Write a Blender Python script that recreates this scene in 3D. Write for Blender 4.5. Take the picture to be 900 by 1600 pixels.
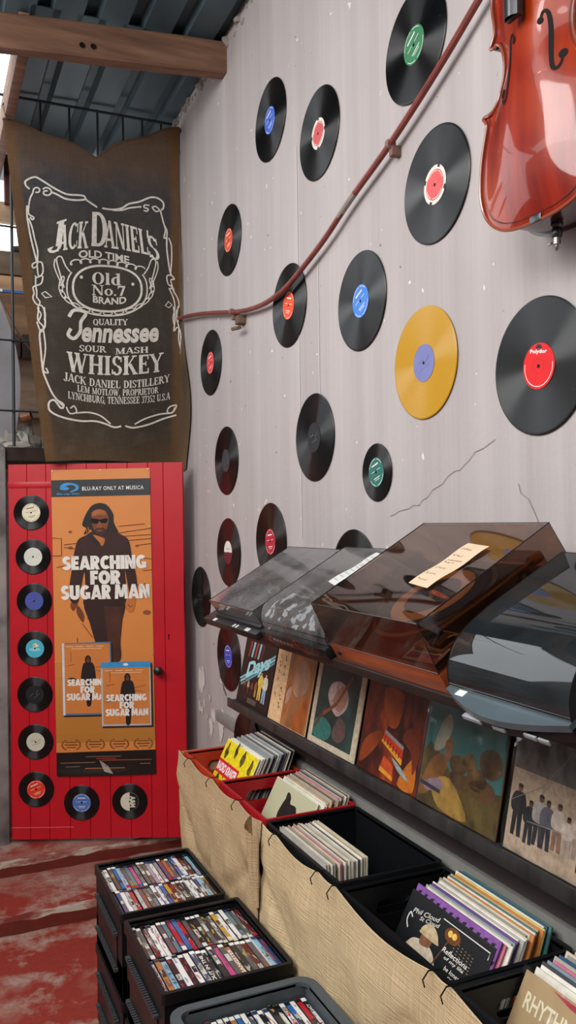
import bpy, bmesh, math, random
from mathutils import Matrix, Vector
from mathutils.geometry import tessellate_polygon
PI = math.pi
sc = bpy.context.scene
C = sc.collection
for o in list(bpy.data.objects): bpy.data.objects.remove(o)
R = math.radians

# ------------------------------------------------------------------ camera, world, lights, exposure
CAMZ = 1.68
WALLX = 1.245
cam_d = bpy.data.cameras.new('camera'); cam = bpy.data.objects.new('camera', cam_d); C.objects.link(cam)
cam_d.sensor_fit = 'VERTICAL'; cam_d.sensor_height = 36.0; cam_d.lens = 1300.14/1600*36.0
cam_d.clip_start = 0.02
yaw, pit, rol = R(23.8649), R(.6057), R(.8443)
Fv = Vector((math.sin(yaw)*math.cos(pit), math.cos(yaw)*math.cos(pit), math.sin(pit)))
Rv0 = Vector((math.cos(yaw), -math.sin(yaw), 0)); Uv0 = Rv0.cross(Fv)
Rv = Rv0*math.cos(rol)-Uv0*math.sin(rol); Uv = Uv0*math.cos(rol)+Rv0*math.sin(rol)
mw = Matrix.Identity(4)
for i, v in enumerate((Rv, Uv, -Fv)):
    for j in range(3): mw[j][i] = v[j]
mw[2][3] = CAMZ
cam.matrix_world = mw
sc.camera = cam

world = bpy.data.worlds.new('world'); sc.world = world; world.use_nodes = True
bg = world.node_tree.nodes['Background']
bg.inputs[0].default_value = (0.93, 0.97, 1.0, 1); bg.inputs[1].default_value = 3.0

def area(name, loc, target, sx, sy, power, col=(1, 1, 1)):
    d = bpy.data.lights.new(name, 'AREA'); d.shape = 'RECTANGLE'; d.size = sx; d.size_y = sy; d.energy = power; d.color = col
    o = bpy.data.objects.new(name, d); C.objects.link(o); o.location = loc
    o.rotation_euler = (Vector(target)-Vector(loc)).to_track_quat('-Z', 'Y').to_euler()
    return o
area('skylight', (-1.45, 2.1, 3.25), (1.1, 2.0, 1.5), 0.8, 1.4, 52, (1.0, 0.985, 0.96))
area('front_fill', (-1.25, 0.1, 3.2), (0.35, 2.3, 0.2), 1.5, 1.5, 60, (1.0, 0.985, 0.96))  # added soft fill from above; stands for no real opening

sc.view_settings.view_transform = 'Standard'; sc.view_settings.look = 'None'
sc.view_settings.gamma = 1.0; sc.view_settings.exposure = 0.0; sc.view_settings.use_curve_mapping = False

# ------------------------------------------------------------------ materials
def lin(h):
    if not isinstance(h, str): return tuple(h)+(1,)
    h = h.lstrip('#'); out = []
    for i in (0, 2, 4):
        c = int(h[i:i+2], 16)/255
        out.append(c/12.92 if c <= .04045 else ((c+.055)/1.055)**2.4)
    return tuple(out)+(1,)
class NT:
    def __init__(s, name):
        s.m = bpy.data.materials.new(name); s.m.use_nodes = True; s.t = s.m.node_tree
        s.p = s.t.nodes['Principled BSDF']
    def n(s, typ, **kw):
        nd = s.t.nodes.new(typ)
        for k, v in kw.items(): setattr(nd, k, v)
        return nd
    def l(s, a, b): s.t.links.new(a, b)
    def coord(s, scale=(1, 1, 1), out='Object', loc=(0, 0, 0), rot=(0, 0, 0)):
        tc = s.n('ShaderNodeTexCoord'); mp = s.n('ShaderNodeMapping')
        mp.inputs['Scale'].default_value = scale; mp.inputs['Location'].default_value = loc; mp.inputs['Rotation'].default_value = rot
        s.l(tc.outputs[out], mp.inputs[0]); return mp.outputs[0]
    def noise(s, co, scale, detail=3, rough=.55):
        nz = s.n('ShaderNodeTexNoise'); nz.inputs['Scale'].default_value = scale
        nz.inputs['Detail'].default_value = detail; nz.inputs['Roughness'].default_value = rough
        s.l(co, nz.inputs['Vector']); return nz.outputs['Fac']
    def ramp(s, fac, stops, interp='LINEAR'):
        r = s.n('ShaderNodeValToRGB'); e = r.color_ramp.elements; r.color_ramp.interpolation = interp
        while len(e) < len(stops): e.new(.5)
        for k, (p, c) in enumerate(stops): e[k].position = p; e[k].color = lin(c)
        s.l(fac, r.inputs[0]); return r.outputs[0]
    def mix(s, fac, a, b, mode='MIX'):
        mx = s.n('ShaderNodeMix', data_type='RGBA', blend_type=mode)
        for sock, v in ((mx.inputs[0], fac), (mx.inputs[6], a), (mx.inputs[7], b)):
            if hasattr(v, 'links'): s.l(v, sock)
            elif isinstance(v, (int, float)): sock.default_value = v
            else: sock.default_value = lin(v)
        return mx.outputs[2]
    def math(s, op, a, b=0.0):
        m = s.n('ShaderNodeMath', operation=op)
        for k, v in enumerate((a, b)):
            if hasattr(v, 'links'): s.l(v, m.inputs[k])
            else: m.inputs[k].default_value = v
        return m.outputs[0]
    def bump(s, h, strength, dist=.01):
        b = s.n('ShaderNodeBump'); b.inputs['Strength'].default_value = strength; b.inputs['Distance'].default_value = dist
        s.l(h, b.inputs['Height']); s.l(b.outputs[0], s.p.inputs['Normal'])
    def set(s, rough=.5, spec=.5, metal=0, coat=0, **kw):
        s.p.inputs['Roughness'].default_value = rough; s.p.inputs['Specular IOR Level'].default_value = spec
        s.p.inputs['Metallic'].default_value = metal; s.p.inputs['Coat Weight'].default_value = coat
        s.p.inputs['Coat Roughness'].default_value = kw.get('coat_rough', .08)
    def col(s, c):
        if hasattr(c, 'links'): s.l(c, s.p.inputs['Base Color'])
        else: s.p.inputs['Base Color'].default_value = lin(c)
_mc = {}
def mat(c, rough=.5, spec=.4, metal=0, coat=0, var=.12, nscale=18, bump=0, name=None):
    """painted / plastic / paper material: a base colour with a slight procedural mottling"""
    key = (c, rough, spec, metal, coat, var, nscale, bump)
    if key in _mc: return _mc[key]
    t = NT(name or ('paint_'+str(c).strip('#'))); t.set(rough, spec, metal, coat)
    co = t.coord(); f = t.noise(co, nscale, 4)
    L = lin(c)[:3]
    t.col(t.ramp(f, [(.25, tuple(x*(1-var) for x in L)), (.75, tuple(min(1, x*(1+var)) for x in L))]))
    if bump: t.bump(t.noise(co, nscale*4, 3), bump, .004)
    _mc[key] = t.m; return t.m
def ramp_mat(name, stops, scale, stretch=(1, 1, 1), detail=5, rough=.4, spec=.4, coat=0, bump=0, out='Object', rnd=False):
    t = NT(name); t.set(rough, spec, 0, coat)
    co = t.coord(stretch, out)
    if rnd:
        oi = t.n('ShaderNodeObjectInfo'); va = t.n('ShaderNodeVectorMath', operation='ADD')
        cb = t.n('ShaderNodeCombineXYZ'); sc_ = t.math('MULTIPLY', oi.outputs['Random'], 37.0)
        for k in range(3): t.l(sc_, cb.inputs[k])
        t.l(co, va.inputs[0]); t.l(cb.outputs[0], va.inputs[1]); co = va.outputs[0]
    f = t.noise(co, scale, detail)
    t.col(t.ramp(f, stops))
    if bump: t.bump(f, bump, .01)
    return t.m

def make_wall():
    t = NT('wall_plaster'); t.set(.62, .25)
    st = t.noise(t.coord((5, 5, .10)), 2.2, 6, .62)
    c1 = t.ramp(st, [(.30, '#a79e9d'), (.50, '#afa7a6'), (.70, '#b8b0ae')])
    fine = t.noise(t.coord((60, 60, .7)), 1.3, 2)
    c1 = t.mix(t.math('MULTIPLY', t.ramp(fine, [(.55, '#000000'), (.75, '#ffffff')]), .16), c1, '#c4bebb')
    co = t.coord()
    big = t.noise(co, 1.3, 4)
    c2 = t.mix(t.math('MULTIPLY', t.ramp(big, [(.45, '#000000'), (.75, '#ffffff')]), .35), c1, '#9d9393')
    sp = t.noise(co, 26, 2)
    c3 = t.mix(t.ramp(sp, [(.735, '#000000'), (.75, '#ffffff')]), c2, '#d9d5d0')
    sp2 = t.noise(t.coord(loc=(3, 5, 1)), 40, 2)
    c4 = t.mix(t.ramp(sp2, [(.76, '#000000'), (.775, '#ffffff')]), c3, '#5c5250')
    t.col(c4)
    b = t.math('ADD', t.noise(co, 9, 6), t.math('MULTIPLY', t.noise(co, 70, 3), .25))
    t.bump(b, .28, .008)
    return t.m
def make_floor():
    t = NT('red_floor'); t.set(.5, .35)
    co = t.coord()
    n1 = t.noise(co, 3.2, 8, .68); n2 = t.noise(co, 34, 5, .7)
    base = t.mix(n2, '#7a241c', '#97372b')
    wear = t.ramp(n1, [(.50, '#000000'), (.60, '#ffffff')])
    c = t.mix(t.math('MULTIPLY', wear, t.math('ADD', .25, n2)), base, '#a8978a')
    sp = t.ramp(t.noise(co, 90, 2), [(.70, '#000000'), (.74, '#ffffff')])
    c = t.mix(t.math('MULTIPLY', sp, .5), c, '#c8a48e')
    vo = t.n('ShaderNodeTexVoronoi', feature='DISTANCE_TO_EDGE'); vo.inputs['Scale'].default_value = 2.1
    wv = t.n('ShaderNodeVectorMath', operation='ADD'); nz = t.n('ShaderNodeTexNoise'); nz.inputs['Scale'].default_value = 5
    t.l(co, nz.inputs['Vector']); t.l(co, wv.inputs[0]); t.l(nz.outputs['Color'], wv.inputs[1]); t.l(wv.outputs[0], vo.inputs['Vector'])
    cr = t.ramp(vo.outputs['Distance'], [(.0, '#ffffff'), (.03, '#000000')])
    pat = t.ramp(t.noise(t.coord(loc=(2, 1, 0)), 1.5, 5, .6), [(.52, '#000000'), (.60, '#ffffff')])
    c = t.mix(t.math('MULTIPLY', t.math('MULTIPLY', cr, pat), .35), c, '#b5a79c')
    c = t.mix(t.math('MULTIPLY', pat, t.math('ADD', .12, t.math('MULTIPLY', n2, .5))), c, '#a89587')
    t.col(c); t.bump(t.math('ADD', n1, t.math('MULTIPLY', n2, .4)), .4, .015)
    return t.m
def make_burlap(name, a, b):
    t = NT(name); t.set(.9, .1)
    co = t.coord()
    w = [t.ramp(t.noise(t.coord((1, 330, 9)), 1, 2), [(.35, '#000000'), (.65, '#ffffff')]), t.ramp(t.noise(t.coord((1, 9, 330)), 1, 2), [(.35, '#000000'), (.65, '#ffffff')])]
    weave = t.math('MULTIPLY', t.math('ADD', w[0], w[1]), .5)
    slub = t.noise(t.coord((1, 30, 2)), 6, 3)
    c = t.mix(t.noise(co, 5, 4), a, b)
    c = t.mix(t.math('MULTIPLY', t.math('SUBTRACT', 1.0, weave), .42), c, '#7a5c3a')
    c = t.mix(t.math('MULTIPLY', t.ramp(slub, [(.55, '#000000'), (.7, '#ffffff')]), .25), c, '#e3cf9f')
    t.col(c); t.bump(t.math('ADD', weave, t.math('MULTIPLY', slub, .8)), .8, .003)
    return t.m
def make_banner_cloth():
    t = NT('whiskey_bag_cloth'); t.set(.92, .08)
    co = t.coord(); big = t.noise(co, 2.6, 4)
    tc = t.n('ShaderNodeTexCoord'); sep = t.n('ShaderNodeSeparateXYZ'); t.l(tc.outputs['Object'], sep.inputs[0])
    zz = t.math('ADD', sep.outputs[2], t.math('MULTIPLY', big, .35))
    # dyed print panel: dark in the middle, raw brown jute along the edges, the top and the hem
    c = t.ramp(t.math('MULTIPLY', zz, .5), [(.10, '#5c4a38'), (.17, '#4e4439'), (.24, '#463f39'), (.60, '#46423d'), (.76, '#48474a'), (.83, '#5f4f44'), (.93, '#6b5442')])
    xx = t.math('ADD', sep.outputs[0], t.math('MULTIPLY', sep.outputs[2], .109))
    e1 = t.ramp(xx, [(.290, '#ffffff'), (.312, '#000000')]); e2 = t.ramp(t.math('ADD', sep.outputs[0], t.math('MULTIPLY', big, .05)), [(.895, '#000000'), (.925, '#ffffff')])
    edge = t.math('MAXIMUM', e1, e2)
    c = t.mix(t.math('MULTIPLY', edge, .75), c, '#6f5236')
    weave = t.math('MULTIPLY', t.noise(t.coord((160, 160, 12)), 1, 1), t.noise(t.coord((12, 12, 160)), 1, 1))
    c = t.mix(t.math('MULTIPLY', weave, .5), c, '#15110e')
    c = t.mix(t.math('MULTIPLY', t.ramp(t.noise(co, 9, 6), [(.5, '#000000'), (.7, '#ffffff')]), .18), c, '#7a7064')
    t.col(c); t.bump(weave, .5, .003)
    return t.m
def make_vinyl(name, col, rough=.36, var=.15):
    t = NT(name); t.set(rough, .5)
    t.p.inputs['Anisotropic'].default_value = 1.0; t.p.inputs['Anisotropic Rotation'].default_value = .25
    tg = t.n('ShaderNodeTangent', direction_type='RADIAL', axis='Z'); t.l(tg.outputs[0], t.p.inputs['Tangent'])
    co = t.coord(); L = lin(col)[:3]
    ln = t.n('ShaderNodeVectorMath', operation='LENGTH'); t.l(co, ln.inputs[0])
    cb = t.n('ShaderNodeCombineXYZ'); t.l(ln.outputs['Value'], cb.inputs[0])
    oi = t.n('ShaderNodeObjectInfo'); t.l(t.math('MULTIPLY', oi.outputs['Random'], 9.0), cb.inputs[1])
    gr = t.noise(cb.outputs[0], 160, 3, .7)
    dust = t.ramp(t.noise(co, 75, 2), [(.735, '#000000'), (.75, '#ffffff')])
    c = t.ramp(gr, [(.3, tuple(x*(1-var) for x in L)), (.7, tuple(x*(1+var) for x in L))])
    c = t.mix(t.math('MULTIPLY', dust, .3), c, '#b9b4ae')
    t.col(c)
    rg = t.math('ADD', t.math('MULTIPLY', gr, .06), rough-.03); t.l(rg, t.p.inputs['Roughness'])
    return t.m
def make_tint(name, tint, gloss=.06, extra=.03, ior=1.5, dust=.0, dcol='#b8b4b2'):
    """thin tinted acrylic or clear wrap: tinted see-through plus a Fresnel gloss"""
    t = NT(name); t.t.nodes.remove(t.p)
    tr = t.n('ShaderNodeBsdfTransparent'); tr.inputs[0].default_value = lin(tint)
    gl = t.n('ShaderNodeBsdfGlossy'); gl.inputs['Roughness'].default_value = gloss
    co = t.coord(); sm = t.ramp(t.noise(co, 7, 5), [(.4, (gloss*.5,)*3), (.8, (gloss*2.2,)*3)])
    t.l(sm, gl.inputs['Roughness'])
    fr = t.n('ShaderNodeFresnel'); ge = t.n('ShaderNodeNewGeometry')
    t.l(t.math('ADD', ior, t.math('MULTIPLY', ge.outputs['Backfacing'], 1/ior-ior)), fr.inputs[0])   # both faces of the thin sheet reflect alike
    mx = t.n('ShaderNodeMixShader'); t.l(t.math('ADD', fr.outputs[0], extra), mx.inputs[0])
    t.l(tr.outputs[0], mx.inputs[1]); t.l(gl.outputs[0], mx.inputs[2])
    df = t.n('ShaderNodeBsdfDiffuse'); df.inputs[0].default_value = lin(dcol); m2 = t.n('ShaderNodeMixShader')
    t.l(t.ramp(t.noise(co, 11, 5), [(.3, (dust*.5,)*3), (.8, (dust*1.6,)*3)]), m2.inputs[0]); t.l(mx.outputs[0], m2.inputs[1]); t.l(df.outputs[0], m2.inputs[2])
    t.l(m2.outputs[0], t.t.nodes['Material Output'].inputs[0])
    return t.m
def make_wrap(name, haze=.05):
    t = NT(name); t.t.nodes.remove(t.p)
    tr = t.n('ShaderNodeBsdfTransparent'); gl = t.n('ShaderNodeBsdfGlossy'); gl.inputs['Roughness'].default_value = .12
    fr = t.n('ShaderNodeFresnel'); fr.inputs[0].default_value = 1.4
    bp = t.n('ShaderNodeBump'); bp.inputs['Strength'].default_value = .8; bp.inputs['Distance'].default_value = .02
    t.l(t.noise(t.coord((1, 1, 1)), 9, 2), bp.inputs['Height'])
    t.l(bp.outputs[0], gl.inputs['Normal']); t.l(bp.outputs[0], fr.inputs['Normal'])
    mx = t.n('ShaderNodeMixShader'); t.l(t.math('ADD', fr.outputs[0], haze), mx.inputs[0])
    t.l(tr.outputs[0], mx.inputs[1]); t.l(gl.outputs[0], mx.inputs[2]); t.l(mx.outputs[0], t.t.nodes['Material Output'].inputs[0])
    return t.m

W_wall = make_wall(); W_floor = make_floor()
BURLAP_A = make_burlap('burlap_tan', '#c2a37d', '#d6b995'); BURLAP_B = make_burlap('burlap_straw', '#d6b98e', '#e8d2ac')
BANNER = make_banner_cloth()
VINYL = make_vinyl('black_vinyl', '#08090b'); VINYL_RED = make_vinyl('dark_vinyl', '#10090b'); VINYL_YEL = make_vinyl('yellow_vinyl', '#b98800', .36, .03)
LID_GREY = make_tint('smoked_lid', '#d2d0d3', .06, .07, 1.7, .13, '#c4c0c0'); LID_BROWN = make_tint('brown_lid', '#d8c5b8', .02, .04, 1.6, .015, '#8a7468'); LID_DARK = make_tint('dark_lid', '#80868b', .02, .03, 1.5, .06, '#7d8a92')
WRAP = make_wrap('clear_wrap')
RED_DOOR = mat('#c00d20', .42, .45, var=.10, nscale=6, bump=.12, name='red_gloss_paint')
BLACKP = mat('#101216', .45, .45, var=.2, nscale=30, bump=.05, name='black_plastic')
BLACKM = mat('#0a0a0b', .7, .2, name='matt_black')
GREYP = mat('#4c5459', .55, .4, var=.12, nscale=25, name='grey_plastic')
STEEL = mat('#8f8a84', .35, .5, metal=1, name='worn_steel')
DARKWOOD = ramp_mat('dark_board', [(.3, '#231c1c'), (.7, '#35292a')], 3, (1, 8, 1), rough=.5)
GREYBOARD = ramp_mat('worn_black_board', [(.35, '#1f1f20'), (.6, '#353535'), (.75, '#5e5d5c')], 5, (1, 3, 1), rough=.45)
BROWNWOOD = ramp_mat('timber_beam', [(.3, '#5e4334'), (.55, '#7c5a47'), (.75, '#8f6e5a')], 2.5, (1, 9, 9), rough=.7, bump=.2)
IVORY = mat('#d6d1c8', .8, .1, var=.18, nscale=60, name='faded_white_print')
PAPER = mat('#d9d3c6', .8, .1, var=.05, name='paper')
# ------------------------------------------------------------------ mesh builder
class MB:
    def __init__(s): s.v = []; s.f = []; s.m = []; s.mats = []
    def mi(s, m):
        if m not in s.mats: s.mats.append(m)
        return s.mats.index(m)
    def add(s, verts, faces, m, M=None):
        o = len(s.v); k = s.mi(m)
        s.v += [tuple(M @ Vector(v)) if M else tuple(v) for v in verts]
        for f in faces: s.f.append(tuple(i+o for i in f)); s.m.append(k)
        return s
    def box(s, x0, x1, y0, y1, z0, z1, m, bev=0, M=None, seg=2):
        if bev <= 0:
            v = [(x, y, z) for z in (z0, z1) for y in (y0, y1) for x in (x0, x1)]
            return s.add(v, [(0, 2, 3, 1), (4, 5, 7, 6), (0, 1, 5, 4), (2, 6, 7, 3), (0, 4, 6, 2), (1, 3, 7, 5)], m, M)
        bm = bmesh.new(); bmesh.ops.create_cube(bm, size=1)
        for v in bm.verts: v.co = Vector(((x0+x1)/2+v.co.x*(x1-x0), (y0+y1)/2+v.co.y*(y1-y0), (z0+z1)/2+v.co.z*(z1-z0)))
        bmesh.ops.bevel(bm, geom=list(bm.edges), offset=bev, segments=seg, profile=.5, affect='EDGES')
        s.bm(bm, m, M); return s
    def bm(s, bm, m, M=None):
        bm.verts.index_update()
        s.add([v.co for v in bm.verts], [[v.index for v in f.verts] for f in bm.faces], m, M); bm.free()
    def tube(s, pts, r, m, n=8, M=None, cap=True, radii=None):
        pts = [Vector(p) for p in pts]; vs = []; fs = []; prev = None
        for i, p in enumerate(pts):
            d = (pts[min(i+1, len(pts)-1)]-pts[max(i-1, 0)]).normalized()
            a = prev if prev is not None else (Vector((0, 0, 1)) if abs(d.z) < .9 else Vector((1, 0, 0)))
            a = (a-d*a.dot(d)).normalized(); prev = a; b = d.cross(a)
            rr = radii[i] if radii else r
            for k in range(n): t = 2*PI*k/n; vs.append(p+(a*math.cos(t)+b*math.sin(t))*rr)
        for i in range(len(pts)-1):
            for k in range(n):
                k2 = (k+1) % n; fs.append((i*n+k, i*n+k2, (i+1)*n+k2, (i+1)*n+k))
        if cap: fs.append(tuple(range(n-1, -1, -1))); fs.append(tuple((len(pts)-1)*n+k for k in range(n)))
        return s.add(vs, fs, m, M)
    def lathe(s, prof, m, n=48, M=None):
        vs = []; fs = []
        for r, z in prof:
            for k in range(n): t = 2*PI*k/n; vs.append((r*math.cos(t), r*math.sin(t), z))
        for i in range(len(prof)-1):
            for k in range(n):
                k2 = (k+1) % n; fs.append((i*n+k, i*n+k2, (i+1)*n+k2, (i+1)*n+k))
        if prof[0][0] > 1e-6: pass
        return s.add(vs, fs, m, M)
    def disc(s, r, z, m, n=40, cx=0, cy=0, M=None, r0=0):
        if r0 <= 0:
            return s.add([(cx+r*math.cos(2*PI*k/n), cy+r*math.sin(2*PI*k/n), z) for k in range(n)], [tuple(range(n))], m, M)
        vs = [(cx+q*math.cos(2*PI*k/n), cy+q*math.sin(2*PI*k/n), z) for q in (r0, r) for k in range(n)]
        return s.add(vs, [(k, n+k, n+(k+1) % n, (k+1) % n) for k in range(n)], m, M)
    def poly(s, pts, z, m, M=None, holes=(), fn=None):
        """flat filled outline (may be concave, may have holes) in the local XY plane"""
        loops = [[Vector((p[0], p[1], 0)) for p in pts]]+[[Vector((p[0], p[1], 0)) for p in h] for h in holes]
        tri = tessellate_polygon(loops); flat = [p for l in loops for p in l]; fs = []
        for t in tri:
            a, b, c = (flat[i] for i in t)
            ar = (b-a).cross(c-a).z
            if abs(ar) < 1e-14: continue
            fs.append(tuple(t) if ar > 0 else tuple(reversed(t)))
        return s.add([(p.x, p.y, z) for p in flat], fs, m, M)
    def ext(s, pts, z0, z1, m, M=None, holes=()):
        """extruded outline along local Z"""
        s.poly(pts, z1, m, M, holes); k = len(s.f)
        o = len(s.v); s.poly(pts, z0, m, M, holes)
        for i in range(k, len(s.f)): s.f[i] = tuple(reversed(s.f[i]))
        for loop, sg in [(pts, 1)]+[(h, -1) for h in holes]:
            n = len(loop); ar = sum(loop[i][0]*loop[(i+1) % n][1]-loop[(i+1) % n][0]*loop[i][1] for i in range(n))
            vs = [(p[0], p[1], z) for z in (z0, z1) for p in loop]
            fs = [(i, (i+1) % n, n+(i+1) % n, n+i) for i in range(n)]
            if ar*sg < 0: fs = [tuple(reversed(f)) for f in fs]
            s.add(vs, fs, m, M)
        return s
    def stroke(s, pts, w, z, m, M=None, closed=False):
        """flat printed line of width w along a 2-D polyline"""
        pts = [Vector((p[0], p[1])) for p in pts]; n = len(pts); L = []; Rr = []
        for i in range(n):
            if closed: d = pts[(i+1) % n]-pts[i-1]
            else: d = pts[min(i+1, n-1)]-pts[max(i-1, 0)]
            if d.length < 1e-9: d = Vector((1, 0))
            d.normalize(); q = Vector((-d.y, d.x))*(w/2); L.append(pts[i]+q); Rr.append(pts[i]-q)
        vs = [(p.x, p.y, z) for p in L]+[(p.x, p.y, z) for p in Rr]
        fs = [(i, n+i, n+(i+1) % n, (i+1) % n) for i in range(n if closed else n-1)]
        return s.add(vs, fs, m, M)
    def grid(s, fn, nu, nv, m, M=None, flip=False):
        vs = [fn(i/nu, j/nv) for j in range(nv+1) for i in range(nu+1)]
        fs = [(j*(nu+1)+i, j*(nu+1)+i+1, (j+1)*(nu+1)+i+1, (j+1)*(nu+1)+i) for j in range(nv) for i in range(nu)]
        if flip: fs = [tuple(reversed(f)) for f in fs]
        return s.add(vs, fs, m, M)
    def map(s, fn): s.v = [tuple(fn(*v)) for v in s.v]; return s
    def tri_sub(s, maxlen):
        """split long edges so the print can follow a curved surface"""
        bm = bmesh.new(); vv = [bm.verts.new(v) for v in s.v]
        for f, k in zip(s.f, s.m):
            try: q = bm.faces.new([vv[i] for i in f]); q.material_index = k
            except ValueError: pass
        for _ in range(5):
            e = [e for e in bm.edges if e.calc_length() > maxlen]
            if not e: break
            bmesh.ops.subdivide_edges(bm, edges=e, cuts=1); bmesh.ops.triangulate(bm, faces=[f for f in bm.faces if len(f.verts) > 3])
        bm.verts.index_update(); s.v = [tuple(v.co) for v in bm.verts]; s.f = [tuple(v.index for v in f.verts) for f in bm.faces]; s.m = [f.material_index for f in bm.faces]; bm.free(); return s
    def mesh(s, name, smooth=True, ang=35):
        me = bpy.data.meshes.new(name); me.from_pydata(s.v, [], s.f)
        for m in s.mats: me.materials.append(m)
        me.polygons.foreach_set('material_index', s.m)
        me.update()
        if smooth:
            me.polygons.foreach_set('use_smooth', [True]*len(me.polygons)); me.set_sharp_from_angle(angle=R(ang))
        return me
    def build(s, name, parent=None, M=None, smooth=True, ang=35):
        o = bpy.data.objects.new(name, s.mesh(name, smooth, ang)); C.objects.link(o)
        if parent: o.parent = parent
        if M is not None: o.matrix_local = M
        return o
def tag(o, label=None, cat=None, group=None, kind=None):
    if label: o['label'] = label
    if cat: o['category'] = cat
    if group: o['group'] = group
    if kind: o['kind'] = kind
    return o
def thing(name, M, label, cat, group=None):
    o = bpy.data.objects.new(name, None); C.objects.link(o); o.empty_display_size = .05
    o.matrix_world = M if isinstance(M, Matrix) else Matrix.Translation(M)
    return tag(o, label, cat, group)
def frame(origin, ex, ey, ez):
    M = Matrix.Identity(4)
    for i, v in enumerate((ex, ey, ez)):
        v = Vector(v).normalized()
        for j in range(3): M[j][i] = v[j]
    M.translation = Vector(origin); return M
def T(x=0, y=0, z=0): return Matrix.Translation((x, y, z))
def Rz(a): return Matrix.Rotation(a, 4, 'Z')
def Rx(a): return Matrix.Rotation(a, 4, 'X')
def Ry(a): return Matrix.Rotation(a, 4, 'Y')
def spline(pts, n=6, closed=False):
    dim = len(pts[0]); pts = [Vector((p[0], p[1], p[2] if dim > 2 else 0)) for p in pts]; out = []; N = len(pts)
    for i in range(N if closed else N-1):
        g = (lambda k: pts[k % N]) if closed else (lambda k: pts[max(0, min(N-1, k))])
        a, b, c, d = g(i-1), g(i), g(i+1), g(i+2)
        for k in range(n):
            t = k/n; out.append(.5*((2*b)+(c-a)*t+(2*a-5*b+4*c-d)*t*t+(3*b-a-3*c+d)*t**3))
    if not closed: out.append(pts[-1])
    return [tuple(p)[:dim] for p in out]
def ell(cx, cy, rx, ry, n=28, a0=0, a1=2*PI, p=1):
    f = lambda t: (abs(t)**p)*(1 if t >= 0 else -1)
    e = n if abs(a1-a0) < 2*PI-1e-6 else n-1
    return [(cx+rx*f(math.cos(a0+(a1-a0)*k/n)), cy+ry*f(math.sin(a0+(a1-a0)*k/n))) for k in range(e+1)]
def rrect(x0, x1, y0, y1, r, n=4):
    out = []
    for cx, cy, a in ((x1-r, y1-r, 0), (x0+r, y1-r, 90), (x0+r, y0+r, 180), (x1-r, y0+r, 270)):
        for k in range(n+1): t = R(a+90*k/n); out.append((cx+r*math.cos(t), cy+r*math.sin(t)))
    return out
# ------------------------------------------------------------------ lettering
_tc = {}
def sans(body, bold=0.0, spacing=1.0):
    key = (body, bold, spacing)
    if key in _tc: return _tc[key]
    cu = bpy.data.curves.new('lettering', 'FONT'); cu.body = body; cu.size = 1; cu.offset = bold; cu.resolution_u = 3; cu.space_character = spacing
    ob = bpy.data.objects.new('lettering', cu); C.objects.link(ob)
    bpy.context.view_layer.update()
    me = bpy.data.meshes.new_from_object(ob.evaluated_get(bpy.context.evaluated_depsgraph_get()))
    v = [(q.co.x, q.co.y) for q in me.vertices]; f = []
    for p in me.polygons: f.append(tuple(p.vertices) if p.normal.z > 0 else tuple(reversed(p.vertices)))
    bpy.data.objects.remove(ob); bpy.data.curves.remove(cu); bpy.data.meshes.remove(me)
    _tc[key] = (v, f); return v, f
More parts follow.
